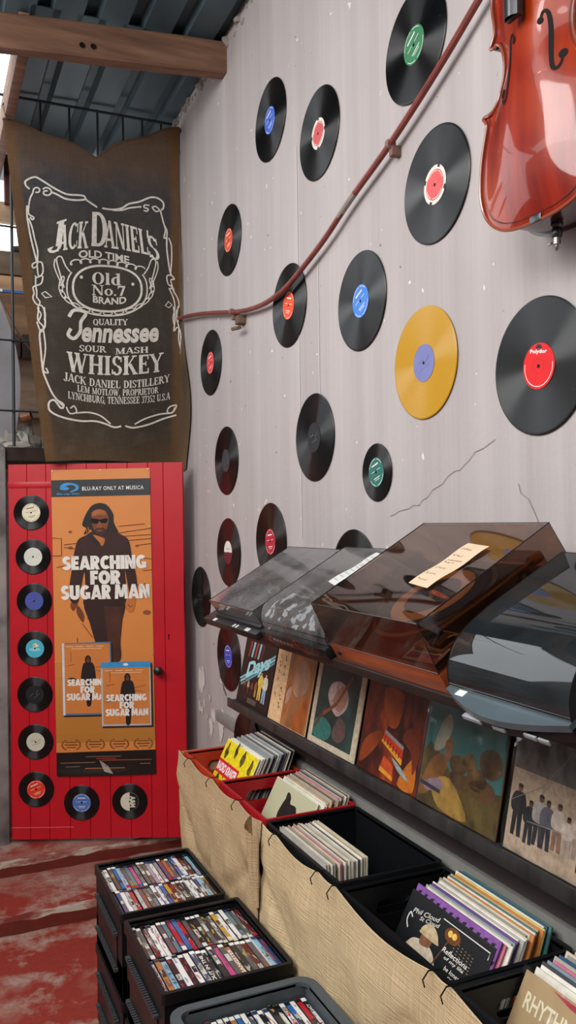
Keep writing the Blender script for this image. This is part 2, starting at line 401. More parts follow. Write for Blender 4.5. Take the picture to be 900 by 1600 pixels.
# a hand-drawn slab-serif alphabet: l = straight stroke (x0,y0,x1,y1,w), a = arc (cx,cy,rx,ry,a0,a1,side,top), s = serif (x,y,half)
SERIF = {
 'A': (.86, 'l .10 0 .42 1 .09|l .44 1 .74 0 .22|l .22 .30 .62 .30 .09|s .10 0 .14|s .74 0 .17'),
 'B': (.78, 'l .20 0 .20 1 .22|a .40 .74 .27 .26 -90 90 .19 .09|a .40 .26 .32 .28 -90 90 .21 .09|l .1 .955 .42 .955 .09|l .1 .045 .42 .045 .09|l .2 .5 .42 .5 .08'),
 'C': (.80, 'a .44 .5 .40 .51 50 310 .22 .09|l .74 .62 .74 .95 .08|l .74 .08 .74 .30 .06'),
 'D': (.84, 'l .20 0 .20 1 .22|a .36 .5 .44 .5 -90 90 .22 .09|l .08 .955 .4 .955 .09|l .08 .045 .4 .045 .09'),
 'E': (.74, 'l .20 0 .20 1 .22|l .08 .955 .64 .955 .09|l .08 .045 .66 .045 .09|l .2 .52 .5 .52 .08|l .63 .74 .63 1 .08|l .65 0 .65 .28 .08|l .5 .40 .5 .64 .07'),
 'F': (.70, 'l .20 0 .20 1 .22|l .08 .955 .64 .955 .09|l .2 .52 .5 .52 .08|l .63 .74 .63 1 .08|l .5 .40 .5 .64 .07|s .2 0 .17'),
 'G': (.84, 'a .44 .5 .40 .51 50 330 .22 .09|l .72 .62 .72 .95 .08|l .70 .02 .70 .42 .2|s .68 .44 .17'),
 'H': (.92, 'l .20 0 .20 1 .22|l .72 0 .72 1 .22|l .2 .5 .72 .5 .09|s .2 0 .17|s .2 1 .17|s .72 0 .17|s .72 1 .17'),
 'I': (.42, 'l .21 0 .21 1 .22|s .21 0 .18|s .21 1 .18'),
 'J': (.56, 'l .34 .1 .34 1 .22|a .20 .1 .25 .22 180 360 .10 .09|s .34 1 .19|l .02 .02 .10 .12 .14'),
 'K': (.88, 'l .20 0 .20 1 .22|l .26 .42 .68 .97 .09|l .40 .58 .74 .02 .22|s .2 0 .17|s .2 1 .17|s .68 1 .14|s .74 0 .15'),
 'L': (.72, 'l .20 0 .20 1 .22|l .08 .045 .66 .045 .09|l .65 0 .65 .32 .08|s .2 1 .17'),
 'M': (1.08, 'l .16 0 .16 1 .09|l .18 1 .52 .05 .20|l .52 .05 .84 1 .09|l .86 0 .86 1 .22|s .16 0 .14|s .86 0 .17|s .14 1 .12|s .90 1 .14'),
 'N': (.92, 'l .17 0 .17 1 .09|l .18 .98 .74 .03 .20|l .76 0 .76 1 .09|s .17 0 .14|s .12 1 .12|s .76 1 .15'),
 'O': (.86, 'a .43 .5 .40 .51 0 360 .21 .08'),
 'P': (.74, 'l .20 0 .20 1 .22|a .38 .72 .31 .28 -90 90 .21 .09|l .08 .955 .4 .955 .09|l .2 .485 .4 .485 .08|s .2 0 .18'),
 'Q': (.86, 'a .43 .5 .40 .51 0 360 .21 .08|l .46 .2 .80 -.12 .14'),
 'R': (.86, 'l .20 0 .20 1 .22|a .38 .74 .29 .26 -90 90 .21 .09|l .08 .955 .4 .955 .09|l .2 .5 .4 .5 .08|l .44 .5 .74 .03 .2|s .2 0 .17|s .76 0 .12'),
 'S': (.68, 'a .34 .745 .27 .265 20 270 .17 .09|a .34 .255 .29 .265 -160 90 .18 .09|l .58 .68 .58 .95 .07|l .08 .05 .08 .30 .07'),
 'T': (.78, 'l .39 0 .39 1 .22|l .04 .955 .74 .955 .09|l .06 .70 .06 1 .08|l .72 .70 .72 1 .08|s .39 0 .19'),
 'U': (.86, 'l .20 .30 .20 1 .22|a .43 .30 .34 .31 180 360 .22 .10|l .73 .30 .73 1 .09|s .2 1 .17|s .73 1 .15'),
 'W': (1.18, 'l .12 1 .36 0 .21|l .36 .02 .58 .98 .09|l .54 1 .80 0 .21|l .80 .02 1.04 1 .09|s .12 1 .16|s .54 1 .15|s 1.04 1 .13'),
 'X': (.84, 'l .12 1 .72 0 .22|l .70 1 .14 0 .09|s .13 1 .14|s .7 1 .13|s .13 0 .13|s .71 0 .14'),
 'Y': (.86, 'l .12 1 .43 .45 .21|l .74 1 .44 .45 .09|l .43 0 .43 .48 .22|s .12 1 .15|s .73 1 .14|s .43 0 .18'),
 'l': (.40, 'l .20 0 .20 1 .20|s .2 0 .17|l .06 .955 .2 .955 .09'),
 'd': (.72, 'l .52 0 .52 1 .20|a .36 .34 .32 .35 60 300 .20 .08|l .36 .955 .52 .955 .09|s .56 0 .14'),
 'o': (.70, 'a .35 .34 .32 .35 0 360 .19 .08'),
 '7': (.62, 'l .06 .93 .56 .93 .16|l .52 .96 .26 0 .17|l .07 .72 .07 1 .08'),
 '3': (.62, 'a .28 .74 .26 .26 -90 150 .17 .08|a .28 .25 .29 .27 -150 90 .19 .08'),
 '5': (.62, 'l .14 .5 .14 1 .08|l .12 .95 .54 .95 .12|a .28 .32 .30 .33 -150 120 .19 .08'),
 '2': (.62, 'a .29 .72 .26 .28 -30 170 .17 .09|l .50 .62 .10 .08 .12|l .05 .05 .58 .05 .12'),
 '.': (.30, 'l .13 0 .13 .15 .16'), ',': (.30, 'l .15 .13 .08 -.12 .14'), "'": (.26, 'l .14 1.05 .09 .72 .15'), ' ': (.42, ''), '-': (.4, 'l .05 .42 .35 .42 .12'),
}
BLOCK = {  # heavy geometric capitals
 'S': (.67, 'a .33 .70 .31 .30 15 270 .30 .25|a .33 .29 .33 .30 -165 90 .30 .25'), 'E': (.60, 'l .15 0 .15 1 .30|l .0 .87 .56 .87 .26|l 0 .5 .52 .5 .23|l 0 .13 .56 .13 .26'),
 'A': (.82, 'l .13 0 .40 1 .26|l .42 1 .69 0 .26|l .25 .24 .58 .24 .2'), 'R': (.72, 'l .15 0 .15 1 .30|a .36 .69 .32 .31 -90 90 .29 .22|l .1 .89 .36 .89 .22|l .1 .49 .36 .49 .22|l .34 .48 .55 0 .29'),
 'C': (.72, 'a .42 .5 .41 .5 45 315 .30 .27'), 'H': (.79, 'l .15 0 .15 1 .3|l .62 0 .62 1 .3|l .15 .5 .62 .5 .25'), 'I': (.33, 'l .16 0 .16 1 .3'), 'N': (.81, 'l .14 0 .14 1 .27|l .66 0 .66 1 .27|l .16 1 .64 0 .30'),
 'G': (.84, 'a .42 .5 .41 .5 45 330 .30 .27|l .66 .06 .66 .46 .25|l .44 .42 .79 .42 .16'), 'F': (.57, 'l .15 0 .15 1 .30|l .0 .87 .55 .87 .26|l 0 .48 .5 .48 .23'), 'O': (.85, 'a .42 .5 .42 .5 0 360 .30 .28'),
 'U': (.78, 'l .15 .3 .15 1 .3|a .38 .32 .38 .33 180 360 .30 .26|l .61 .3 .61 1 .3'), 'M': (1.04, 'l .13 0 .19 1 .25|l .25 1 .50 .12 .25|l .77 1 .52 .12 .25|l .89 0 .83 1 .25'), ' ': (.26, ''),
}
def block(body): return serif(body, BLOCK)
def serif(body, font=None):
    font = font or SERIF
    V = []; Fc = []; x = 0
    for ch in body:
        adv, d = font.get(ch, font[' '])
        for seg in d.split('|'):
            q = seg.split()
            if not q: continue
            n = [float(k) for k in q[1:]]; o = len(V)
            if q[0] == 'l':
                x0, y0, x1, y1, w = n; vert = abs(y1-y0) > abs(x1-x0)*.6
                hx, hy = (w/2, 0) if vert else (0, w/2)
                V += [(x+x0-hx, y0-hy), (x+x0+hx, y0+hy), (x+x1+hx, y1+hy), (x+x1-hx, y1-hy)]; Fc.append((o, o+1, o+2, o+3))
            elif q[0] == 's':
                sx, sy, hw = n; y0, y1 = (0, .075) if sy < .3 else ((sy-.075, sy) if sy > .9 else (sy-.04, sy+.04))
                V += [(x+sx-hw, y0), (x+sx+hw, y0), (x+sx+hw, y1), (x+sx-hw, y1)]; Fc.append((o, o+1, o+2, o+3))
            else:
                cx, cy, rx, ry, a0, a1, ws, wt = n; N = 18
                for k in range(N+1):
                    t = R(a0+(a1-a0)*k/N); c_, s_ = math.cos(t), math.sin(t)
                    V += [(x+cx+rx*c_, cy+ry*s_), (x+cx+(rx-ws)*c_, cy+(ry-wt)*s_)]
                for k in range(N): Fc.append((o+2*k, o+2*k+2, o+2*k+3, o+2*k+1))
        x += adv
    out = []
    for f in Fc:
        ar = sum(V[f[i]][0]*V[f[(i+1) % len(f)]][1]-V[f[(i+1) % len(f)]][0]*V[f[i]][1] for i in range(len(f)))
        out.append(f if ar > 0 else tuple(reversed(f)))
    return V, out
def put_text(mb, vf, x0, x1, y0, y1, z, m, M=None, warp=None, shear=0, refy=None):
    """fit lettering into a box; refy=(lo,hi) gives the glyph heights that map to y0,y1"""
    v, f = vf
    xa = min(p[0] for p in v); xb = max(p[0] for p in v)
    ya, yb = refy if refy else (min(p[1] for p in v), max(p[1] for p in v))
    sx = (x1-x0)/(xb-xa); sy = (y1-y0)/(yb-ya); pts = []
    for px, py in v:
        X = x0+(px-xa)*sx; Y = y0+(py-ya)*sy; X += shear*(Y-y0)
        if warp: X, Y = warp(X, Y)
        pts.append((X, Y, z))
    return mb.add(pts, f, m, M)
ORD = ['first', 'second', 'third', 'fourth', 'fifth', 'sixth', 'seventh', 'eighth', 'ninth', 'tenth', 'eleventh', 'twelfth', 'thirteenth', 'fourteenth', 'fifteenth', 'sixteenth', 'seventeenth', 'eighteenth', 'nineteenth', 'twentieth', 'twenty-first', 'twenty-second', 'twenty-third', 'twenty-fourth', 'twenty-fifth', 'twenty-sixth']
# ================================================================== THE SETTING
S = 'structure'
Y_BACK = 4.27           # plane of the doorway and the grille above it
LAND, STEP = .134, .07  # heights of the two worn steps
# floor (one slab) and the two steps
MB().box(-1.9, WALLX+.2, -2.2, 3.60, -.12, 0, W_floor).build('floor'); tag(bpy.data.objects['floor'], kind=S)
RISER = mat('#6b2a22', .45, .4, var=.25, nscale=9, bump=.3, name='shaded_red_riser'); WORN = ramp_mat('worn_step_edge', [(.40, '#6a211b'), (.52, '#8a5a4c'), (.60, '#a8978a')], 7, (1, 3, 3), 6, rough=.8, bump=.4)  # unworn riser paint, with the shade of upright faces put into its colour
def worn_step(name, y0, y1, z0, z1):
    mb = MB(); random.seed(name); N = 46
    xs = [-1.9+(WALLX+1.9)*k/N for k in range(N+1)]
    prof = []
    for x in xs:
        j = random.uniform(-.006, .006); e = random.uniform(.012, .03)
        prof.append([(x, y0+j, z0-.02), (x, y0+j, z1-e), (x, y0+j+e*.5, z1-e*.25), (x, y0+j+e*1.3, z1+random.uniform(-.002, .002)), (x, y1, z1)])
    vs = [p for r in prof for p in r]; n = 5
    for k, m_ in ((0, RISER), (1, WORN), (2, WORN), (3, W_floor)): mb.add(vs, [(i*n+k, (i+1)*n+k, (i+1)*n+k+1, i*n+k+1) for i in range(N)], m_)
    o = mb.build(name)
    return tag(o, kind=S)
worn_step('trim_1', 3.60, 4.04, 0, STEP); worn_step('trim_2', 4.02, 5.6, STEP, LAND)
# right-hand plaster wall
w = MB(); w.box(WALLX, WALLX+.16, -2.2, 5.2, -.1, 3.95, W_wall)
wall_r = tag(w.build('wall_right', smooth=False), kind=S)
# a raised diagonal crack and flaking paint in the plaster
CRACK = mat('#8b8281', .8, .1, name='crack_grey'); CHIP = mat('#d4cfc8', .8, .1, name='bare_plaster'); MORTAR = mat('#8f8982', .95, .05, bump=.5, nscale=14, name='mortar')  # the crack is drawn as thin grey lines
wm = frame((WALLX-.001, 0, 0), (0, -1, 0), (0, 0, 1), (-1, 0, 0))   # wall coordinates: (-Y, Z)
def yz(pts): return [(-a, b) for a, b in pts]
cr = MB(); random.seed(4)
def jag(a, b, n, j):
    return [(a[0]+(b[0]-a[0])*k/n+random.uniform(-j, j), a[1]+(b[1]-a[1])*k/n+random.uniform(-j, j)) for k in range(n+1)]
cr.stroke(yz(jag((1.60, 1.87), (1.93, 1.72), 14, .006)), .0016, .001, CRACK); cr.stroke(yz(jag((1.93, 1.72), (2.08, 1.69), 6, .004)), .0016, .001, CRACK)
cr.stroke(yz(jag((1.52, 1.76), (1.44, 1.66), 5, .006)), .002, .001, CRACK)
cr.stroke(yz([(2.69, 3.02), (2.69, 1.62)]), .004, .001, mat('#cfcac6', .7, .2)); cr.stroke(yz([(2.53, 2.6), (2.53, 1.95)]), .003, .001, mat('#cfcac6', .7, .2))
cr.build('plaster_crack', wall_r, wm)
ch = MB()
for k in range(16):
    cy, cz = 3.72+random.uniform(-.18, .2), .86+random.uniform(-.14, .12); r = random.uniform(.012, .05)
    ch.poly([(-cy+r*.6*math.cos(t)*random.uniform(.6, 1.3), cz+r*math.sin(t)*random.uniform(.6, 1.4)) for t in [2*PI*q/9 for q in range(9)]], .0012+k*.00008, CHIP)
ch.stroke(yz(jag((3.60, .98), (3.52, .90), 6, .006)), .007, .002, mat('#4a4240', .9, .05))
ch.build('flaking_paint', wall_r, wm, smooth=False)
# mortar squeezed out along the roof line
mo = MB(); random.seed(9)
for k in range(34):
    y = 2.9+k*.05; r = random.uniform(.012, .034)
    b = bmesh.new(); bmesh.ops.create_icosphere(b, subdivisions=2, radius=r)
    for v in b.verts: v.co *= random.uniform(.6, 1.35)
    mo.bm(b, MORTAR, T(WALLX+.012, y, 3.775+random.uniform(-.02, .02)))
tag(mo.build('trim_5'), kind=S)
# low ledge along the wall behind the crates, and the left part of the doorway wall
LEDGE = mat('#8b8a85', .6, .3, name='grey_ledge_paint')
tag(MB().box(1.226, WALLX+.01, .3, 3.62, .775, .822, LEDGE, .004).build('trim_3'), kind=S)
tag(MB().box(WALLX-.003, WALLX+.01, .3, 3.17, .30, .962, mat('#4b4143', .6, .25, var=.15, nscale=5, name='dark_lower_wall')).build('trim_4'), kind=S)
GREYPL = ramp_mat('grey_flaking_plaster', [(.32, '#5c5856'), (.5, '#8d8886'), (.66, '#a19b98')], 4, rough=.85, bump=.35)
wb = MB(); wb.box(-1.9, .385, Y_BACK-.02, Y_BACK+.18, -.05, 2.06, GREYPL, .012); wb.box(.385, WALLX+.02, Y_BACK+.0, Y_BACK+.16, 1.995, 2.06, mat('#3a302c', .8, .1, name='old_lintel'))
tag(wb.build('wall_back'), kind=S)
# passage behind the half-open door, so that the gap beside it is a real dark room
tag(MB().box(.2, WALLX+.02, 5.55, 5.65, -.05, 2.06, GREYPL).build('wall_passage'), kind=S)
tag(MB().box(.2, .30, Y_BACK+.18, 5.6, -.05, 2.06, GREYPL).build('wall_passage_side'), kind=S)
tag(MB().box(.2, WALLX+.02, Y_BACK+.1, 5.65, 2.06, 2.12, MORTAR).build('ceiling_passage'), kind=S)
# left and rear walls (outside the picture, they keep the light of the alley right)
tag(MB().box(-2.0, -1.9, -2.2, Y_BACK, -.1, 3.4, mat('#8d8781', .8, .2, name='alley_plaster')).build('wall_left'), kind=S)
tag(MB().box(-2.0, WALLX+.16, -2.3, -2.2, -.1, 3.6, mat('#8d8781', .8, .2, name='alley_plaster')).build('wall_rear'), kind=S)
# corrugated sheet roof: ribs run along the alley, the sheet rises slightly to the wall
ROOF = ramp_mat('blue_grey_sheet', [(.3, '#35454d'), (.55, '#465860'), (.8, '#586a70')], 3, (1, .4, 1), rough=.5, spec=.4)
def roof_z(x): return 3.772+(x-.305)*.02
def beam_z(x): return 3.712+(x-.305)*.1
def sheet(x0, x1, y0, y1, mb):
    xs = []; x = x0; pitch = .186
    while x < x1:
        for dx, dz in ((0, 0), (.118, 0), (.134, .034), (.170, .034)): xs.append((x+dx, roof_z(x+dx)+dz))
        x += pitch
    n = len(xs)
    for sgn, up in ((1, 0.0), (-1, .004)):
        vs = [(a, y, b+up) for y in (y0, y1) for a, b in xs]
        fs = [(i, i+1, n+i+1, n+i) for i in range(n-1)]
        mb.add(vs, fs if sgn < 0 else [tuple(reversed(f)) for f in fs], ROOF)
rf = MB(); sheet(-.75, WALLX+.12, -.45, 2.66, rf); sheet(.43, WALLX+.12, 3.45, 5.3, rf); sheet(-1.9, WALLX+.12, 2.62, 3.74, rf); sheet(-1.9, WALLX+.12, -2.2, -.4, rf)  # sheets over the camera are unseen, added to shade the upper wall
tag(rf.build('ceiling', smooth=False), kind=S)
# beams under the sheets
def beam(name, x0, x1, y0, y1, zt0, zt1, h, label, cat='beam'):
    mb = MB(); N = 14; random.seed(name); rows = []
    for k in range(N+1):
        t = k/N; x = x0+(x1-x0)*t; zt = zt0+(zt1-zt0)*t; j = lambda: random.uniform(-.003, .003); c = .008
        rows.append([(x, y0+c+j(), zt-h), (x, y1-c, zt-h+j()), (x, y1, zt-h+c), (x, y1, zt-c), (x, y1-c, zt), (x, y0+c, zt+j()), (x, y0+j(), zt-c), (x, y0+j(), zt-h+c)])
    vs = [p for r in rows for p in r]; n = 8
    fs = [(i*n+k, i*n+(k+1) % n, (i+1)*n+(k+1) % n, (i+1)*n+k) for i in range(N) for k in range(n)]
    fs += [tuple(range(n-1, -1, -1)), tuple(N*n+k for k in range(n))]
    mb.add(vs, fs, BROWNWOOD); o = mb.build(name)
    return tag(o, label, cat)
b1 = beam('roof_beam', -1.9, WALLX+.03, 3.40, 3.47, beam_z(-1.9)-.006, beam_z(WALLX)-.022, .140, 'brown timber roof beam running into the plaster wall under the metal sheets')
kn = MB(); 
for x in (.62, .665): kn.disc(.012, 0, BLACKM, 10, M=frame((x, 3.397, beam_z(x)-.12), (1, 0, 0), (0, 0, 1), (0, -1, 0)))
kn.build('nail_hole', b1)
sb = MB(); sb.box(.385, .43, 3.5, 5.2, 3.62, 3.768, BROWNWOOD, .005); tag(sb.build('edge_batten'), 'brown batten along the left edge of the metal roof beside the bright sky', 'beam')
fb = MB(); fb.box(.45, WALLX, 4.86, 4.92, 3.48, 3.755, mat('#54302a', .7, .2, var=.2, name='red_brown_fascia'), .004); tag(fb.build('fascia_board'), 'red-brown board under the roof behind the top of the hanging bag', 'board')

# ------------------------------------------------------------------ iron grille above the doorway
IRON = mat('#1e2427', .5, .4, name='painted_iron')
gr = thing('iron_grille', (.0, 4.2, 2.06), 'thin black iron grille of upright and cross bars above the red door', 'grille')
def bar(name, pts, r): return MB().tube(pts, r, IRON, 8).build(name, gr)
gz = lambda x: 1.70-.004+(x-.4)*.012
bar('rail', [(-.5, 0, 1.690), (1.245, 0, 1.705)], .007)
for x in (.02, .16, .28, .42, .56, .70, .84, .97, 1.07, 1.17): bar('upright', [(x, .012, 0), (x, .012, 1.70)], .0055 if x != .42 else .0075)
for z in (.16, .50, 1.05): bar('crossbar', [(-.5, -.004, z+.02), (1.245, -.004, z)], .005)

# ------------------------------------------------------------------ clutter seen through the grille at the left
def plank(name, x0, x1, y0, y1, z0, z1, col, label, cat='plank', rot=0):
    m = ramp_mat('wood_'+col.strip('#'), [(.3, tuple(c*.75 for c in lin(col)[:3])), (.7, tuple(min(1, c*1.2) for c in lin(col)[:3]))], 4, (1, 6, 6), rough=.8)
    o = MB().box(-(x1-x0)/2, (x1-x0)/2, -(y1-y0)/2, (y1-y0)/2, -(z1-z0)/2, (z1-z0)/2, m, .004).build(name)
    o.location = ((x0+x1)/2, (y0+y1)/2, (z0+z1)/2); o.rotation_euler = (0, rot, 0)
    return tag(o, label, cat)
plank('wooden_plank', -.2, .66, 4.90, 4.96, 3.39, 3.50, '#b89a7c', 'pale plank just under the bright sky gap left of the hanging bag')
plank('wooden_plank', -.2, .62, 4.86, 4.92, 3.08, 3.21, '#6f5f4e', 'grey-brown plank with a dark stone on it left of the hanging bag')
plank('wooden_plank', -.2, .60, 4.84, 4.92, 2.985, 3.065, '#b7906e', 'light brown plank below the grey-brown one left of the hanging bag')
plank('plywood_panel', -.2, .72, 4.97, 5.0, 2.74, 2.94, '#9c7a5e', 'brown plywood panel behind the grille with a slanting thin wire in front', 'panel')
plank('plywood_panel', -.2, .80, 5.0, 5.03, 2.30, 2.66, '#c3a58c', 'pale beige board standing low behind the grille left of the hanging bag', 'panel')
plank('plywood_panel', -.2, .84, 5.04, 5.08, 2.10, 2.38, '#a88f78', 'dull brown board behind the tangled rubble above the red door', 'panel')
plank('board_wall', -.9, 1.3, 5.12, 5.15, 2.0, 3.10, '#94785e', 'wide brown board wall farthest back behind the grille clutter', 'wall board')
for k, (x0, x1) in enumerate(((.36, .45), (.46, .53), (.54, .63))):
    plank('storage_box', x0, x1, 4.90, 5.0, 2.63, 2.76, ('#4a3a30', '#5b4638', '#3c302a')[k], ('dark brown box leftmost of three behind the grille bar', 'middle dark brown box of three standing behind the grille', 'dark box nearest the hanging bag among three behind the grille')[k], 'box')
st = MB(); b = bmesh.new(); bmesh.ops.create_icosphere(b, subdivisions=3, radius=.035); random.seed(3)
for v in b.verts: v.co = v.co*random.uniform(.9, 1.12); v.co.z *= .6
st.bm(b, mat('#34302d', .8, .2)); o = st.build('stone'); o.location = (.52, 4.88, 3.228); tag(o, 'dark stone lying on the grey-brown plank behind the grille', 'stone')
tag(MB().tube([(.36, 4.8, 3.05), (.5, 4.8, 2.75), (.64, 4.8, 2.56)], .004, mat('#57463a', .7)).build('wire'), 'thin brown wire slanting down behind the grille left of the bag', 'wire')
bl = MB(); bl.box(.30, .55, 4.79, 4.81, 2.960, 2.973, mat('#3a65a8', .4, .5)); bl.box(.40, .425, 4.785, 4.791, 2.960, 2.974, mat('#dfe8f5', .3)); tag(bl.build('blue_glint'), 'narrow blue glint under the light brown plank behind the grille', 'rail')  # blue glint put into a coloured strip with a pale spot
# grey tarpaulin hanging at the far left of the opening
tp = MB(); TARP = mat('#7d7b7e', .7, .3, var=.15, nscale=6, name='grey_tarp')
def tarp(side):
    def f(u, v):
        z = 2.08+.78*(1-v); x = -.3+(.66+.07*math.sin(3*v)+.06*v)*u
        return (x, 4.40+.05*math.sin(9*u+3*v)+.03*math.sin(17*u)+side, z)
    return f
tp.grid(tarp(0), 28, 16, TARP); tp.grid(tarp(.006), 28, 16, TARP, flip=True)
tag(tp.build('grey_tarpaulin'), 'grey tarpaulin hanging at the left edge behind the grille', 'tarpaulin')
# rubble lying on top of the wall
random.seed(12)
RUB = [('#a9a49c', 'white-grey'), ('#8f8a83', 'grey'), ('#c4bfb6', 'pale'), ('#77706a', 'dull grey')]
rl = ['broken grey mortar lump at the left end of the wall top', 'pale rubble chunk on the wall top beside the grille bar', 'whitish rubble piece lying under the bottom grille rod', 'grey rubble chunk on the wall top nearest the hanging bag', 'flat pale rubble slab in front on the wall top', 'small whitish mortar crumb behind the bottom grille rod']
for k, (x, y, z, sx, sy, sz) in enumerate(((.33, 4.33, 2.10, .07, .05, .05), (.42, 4.36, 2.11, .05, .05, .055), (.47, 4.38, 2.115, .05, .05, .06), (.53, 4.40, 2.10, .045, .05, .05), (.45, 4.30, 2.082, .08, .03, .022), (.50, 4.42, 2.14, .045, .04, .09))):
    mb = MB(); b = bmesh.new(); bmesh.ops.create_icosphere(b, subdivisions=2, radius=1)
    for v in b.verts: v.co *= random.uniform(.72, 1.2); v.co = Vector((v.co.x*sx, v.co.y*sy, v.co.z*sz))
    mb.bm(b, mat(RUB[k % 4][0], .95, .05, bump=.4)); o = mb.build('rubble', ang=20); o.location = (x, y, z-.01)
    tag(o, rl[k], 'rubble', 'rubble on the wall top')
cup = MB(); cup.lathe([(.028, .0), (.030, .05), (.027, .05), (.025, .004), (0.001, .004)], mat('#7c4a2b', .4), 20); cup.lathe([(.001, 0), (.028, 0)], mat('#7c4a2b', .4), 20)
o = cup.build('terracotta_cup'); o.matrix_world = T(.47, 4.345, 2.215) @ Ry(R(75)) @ Rx(R(20)); tag(o, 'small brown cup lying on its side in the rubble behind the grille', 'cup')
# ================================================================== RED DOOR with its records and poster
DO = Vector((.394, 4.262, .152)); dvec = Vector((.78, -.345, 0)).normalized()
DM = frame(DO, dvec, (0, 0, 1), Vector((dvec.y, -dvec.x, 0)))       # local: x along the door, y up, z out of its face
DW, DH = .853, 1.822
door = thing('door_1', DM, None, None); tag(door, kind=S)
pl = MB(); N = 8; edges = [0, .092, .185, .285, .383, .482, .582, .682, .757, DW]
for a, b in zip(edges[:-1], edges[1:]):
    g = .0022
    pl.add([(a, 0, -.004), (a+g, 0, 0), (b-g, 0, 0), (b, 0, -.004), (a, DH, -.004), (a+g, DH, 0), (b-g, DH, 0), (b, DH, -.004)], [(0, 1, 5, 4), (1, 2, 6, 5), (2, 3, 7, 6)], RED_DOOR)
pl.box(0, DW, 0, DH, -.034, -.004, RED_DOOR)
pl.build('plank_panel', door, smooth=False)
MB().box(0, .215, DH-.205+.09, DH-.085+.0, .0, .004, RED_DOOR, .0015).build('repair_strip', door)
MB().box(.0, .30, .055, .058, .0, .002, mat('#d06a6c', .5)).build('scratch', door)
kb = MB(); kb.lathe([(.009, 0), (.009, .022), (.019, .026), (.0225, .036), (.020, .046), (.010, .052), (.0005, .053)], mat('#151618', .35, .5, name='black_knob'), 24, T(.726, .812, 0)); kb.build('knob', door)
kh = MB(); kh.poly(ell(.775, .98, .004, .006, 10), .0006, BLACKM); kh.poly([(.772, .98), (.778, .98), (.7775, .958), (.7725, .958)], .0006, BLACKM); kh.build('keyhole', door)

# ------------------------------------------------------------------ vinyl records
def ring_text(mb, m, r, z): 
    for a0, a1 in ((25, 70), (80, 150), (200, 250), (262, 335)):
        mb.stroke(ell(0, 0, r, r, 10, R(a0), R(a1)), .0016, z, m)
def rec_label(col, r, style, root):
    mb = MB(); base = mat(col, .55, .3, var=.06); ink = mat({'#e8e0c4': '#6d5f44', '#cfcabb': '#3c3a36'}.get(col, '#e9e2da'), .6); dk = mat('#2a2422', .6)
    z = .0021
    if style == 'ringed':                         # coloured centre with a white dashed outer band
        mb.disc(r, z, mat('#ded6cc', .6)); mb.disc(r*.78, z+.0003, base)
        for k in range(4): mb.stroke(ell(0, 0, r*.93, r*.93, 6, R(k*90+70), R(k*90+84)), r*.13, z+.0004, dk)
        ring_text(mb, ink, r*.7, z+.0005)
    elif style == 'half':                         # lower half paler
        mb.disc(r, z, base); mb.poly(ell(0, 0, r*.995, r*.995, 20, PI, 2*PI), z+.0003, mat('#6b2028', .6)); mb.stroke([(-r*.5, r*.3), (r*.5, r*.3)], .002, z+.0003, dk)
    elif style == 'wordmark':
        mb.disc(r, z, base, 48); w = mat('#f0e6e2', .6)
        put_text(mb, sans('Polydor', .03), -r*.62, r*.46, r*.50, r*.72, z+.0004, w)
        mb.poly(ell(-r*.08, r*.74, r*.22, r*.2, 16, 0, PI)+[(-r*.3, r*.74)], z+.0003, dk)
        mb.stroke(ell(0, 0, r*.88, r*.88, 40, R(-185), R(12)), .0016, z+.0004, w); mb.stroke(ell(0, 0, r*.32, r*.32, 24), .0005, z+.0004, mat('#a2101a', .6), closed=True)
    elif style == 'block':                        # half cream, half big black initials turned sideways
        mb.disc(r, z, base)
        put_text(mb, sans('A&M', .05), -r*.62, r*.62, 0, r*.62, z+.0006, base, Rz(-PI/2))
        mb.poly(ell(0, 0, r*.99, r*.99, 20, -PI/2, PI/2), z+.0003, mat('#1c1b1a', .6)); 
    elif style == 'plain':
        mb.disc(r, z, base); mb.stroke([(-r*.55, r*.12), (-r*.1, r*.2), (r*.1, -.1*r), (r*.55, r*.25)], .002, z+.0004, mat('#6f6f70', .6))
        mb.stroke([(-r*.4, -r*.3), (r*.45, -r*.2)], .0014, z+.0004, mat('#6f6f70', .6))
    elif style == 'picture':                      # sky-blue picture label
        mb.disc(r, z, base); mb.poly([(-r*.2, r*.1), (r*.5, r*.25), (r*.1, r*.6), (-r*.25, r*.5)], z+.0003, mat('#e3dcc0', .6)); mb.poly(ell(r*.0, -r*.1, r*.6, r*.18), z+.0003, mat('#8fd3df', .6)); mb.poly(ell(-.1*r, r*.35, r*.12, r*.12, 10), z+.0005, mat('#c9a53f', .6))
    else:                                         # maker's heading, title and side lines
        mb.disc(r, z, base)
        put_text_bar = [(-r*.42, r*.52, r*.42, .005), (-r*.6, r*.12, -r*.15, .002), (r*.15, r*.12, r*.6, .002), (-r*.4, -r*.38, r*.4, .0026), (-r*.3, -r*.52, r*.3, .0018)]
        for x0, y, x1, wd in put_text_bar: mb.stroke([(x0, y), (x1, y)], wd*r/.05, z+.0003, ink)
        ring_text(mb, ink, r*.9, z+.0003)
    mb.build('paper_label', root)
    h = MB(); h.disc(.0042, z+.0009, BLACKM, 14); h.build('spindle_hole', root)
def record(M, dia, col, label, style='', vin=None, group=None, spin=0):
    R_ = dia/2; root = thing('vinyl_record', M @ Rz(spin), label, 'record', group)
    lr = .0505 if dia > .2 else .0445
    d = MB(); prof = [(R_-.0012, -.0006), (R_, .0002), (R_-.0012, .0016), (R_-.006, .0014), (lr+.016, .0013), (lr+.012, .0009), (lr+.002, .0010), (.004, .0016)]
    d.lathe(prof, vin or VINYL, 96); d.lathe([(.004, -.0006), (R_-.0012, -.0006)], vin or VINYL, 96)
    d.build('disc', root, ang=60); rec_label(col, lr, style, root)
    return root
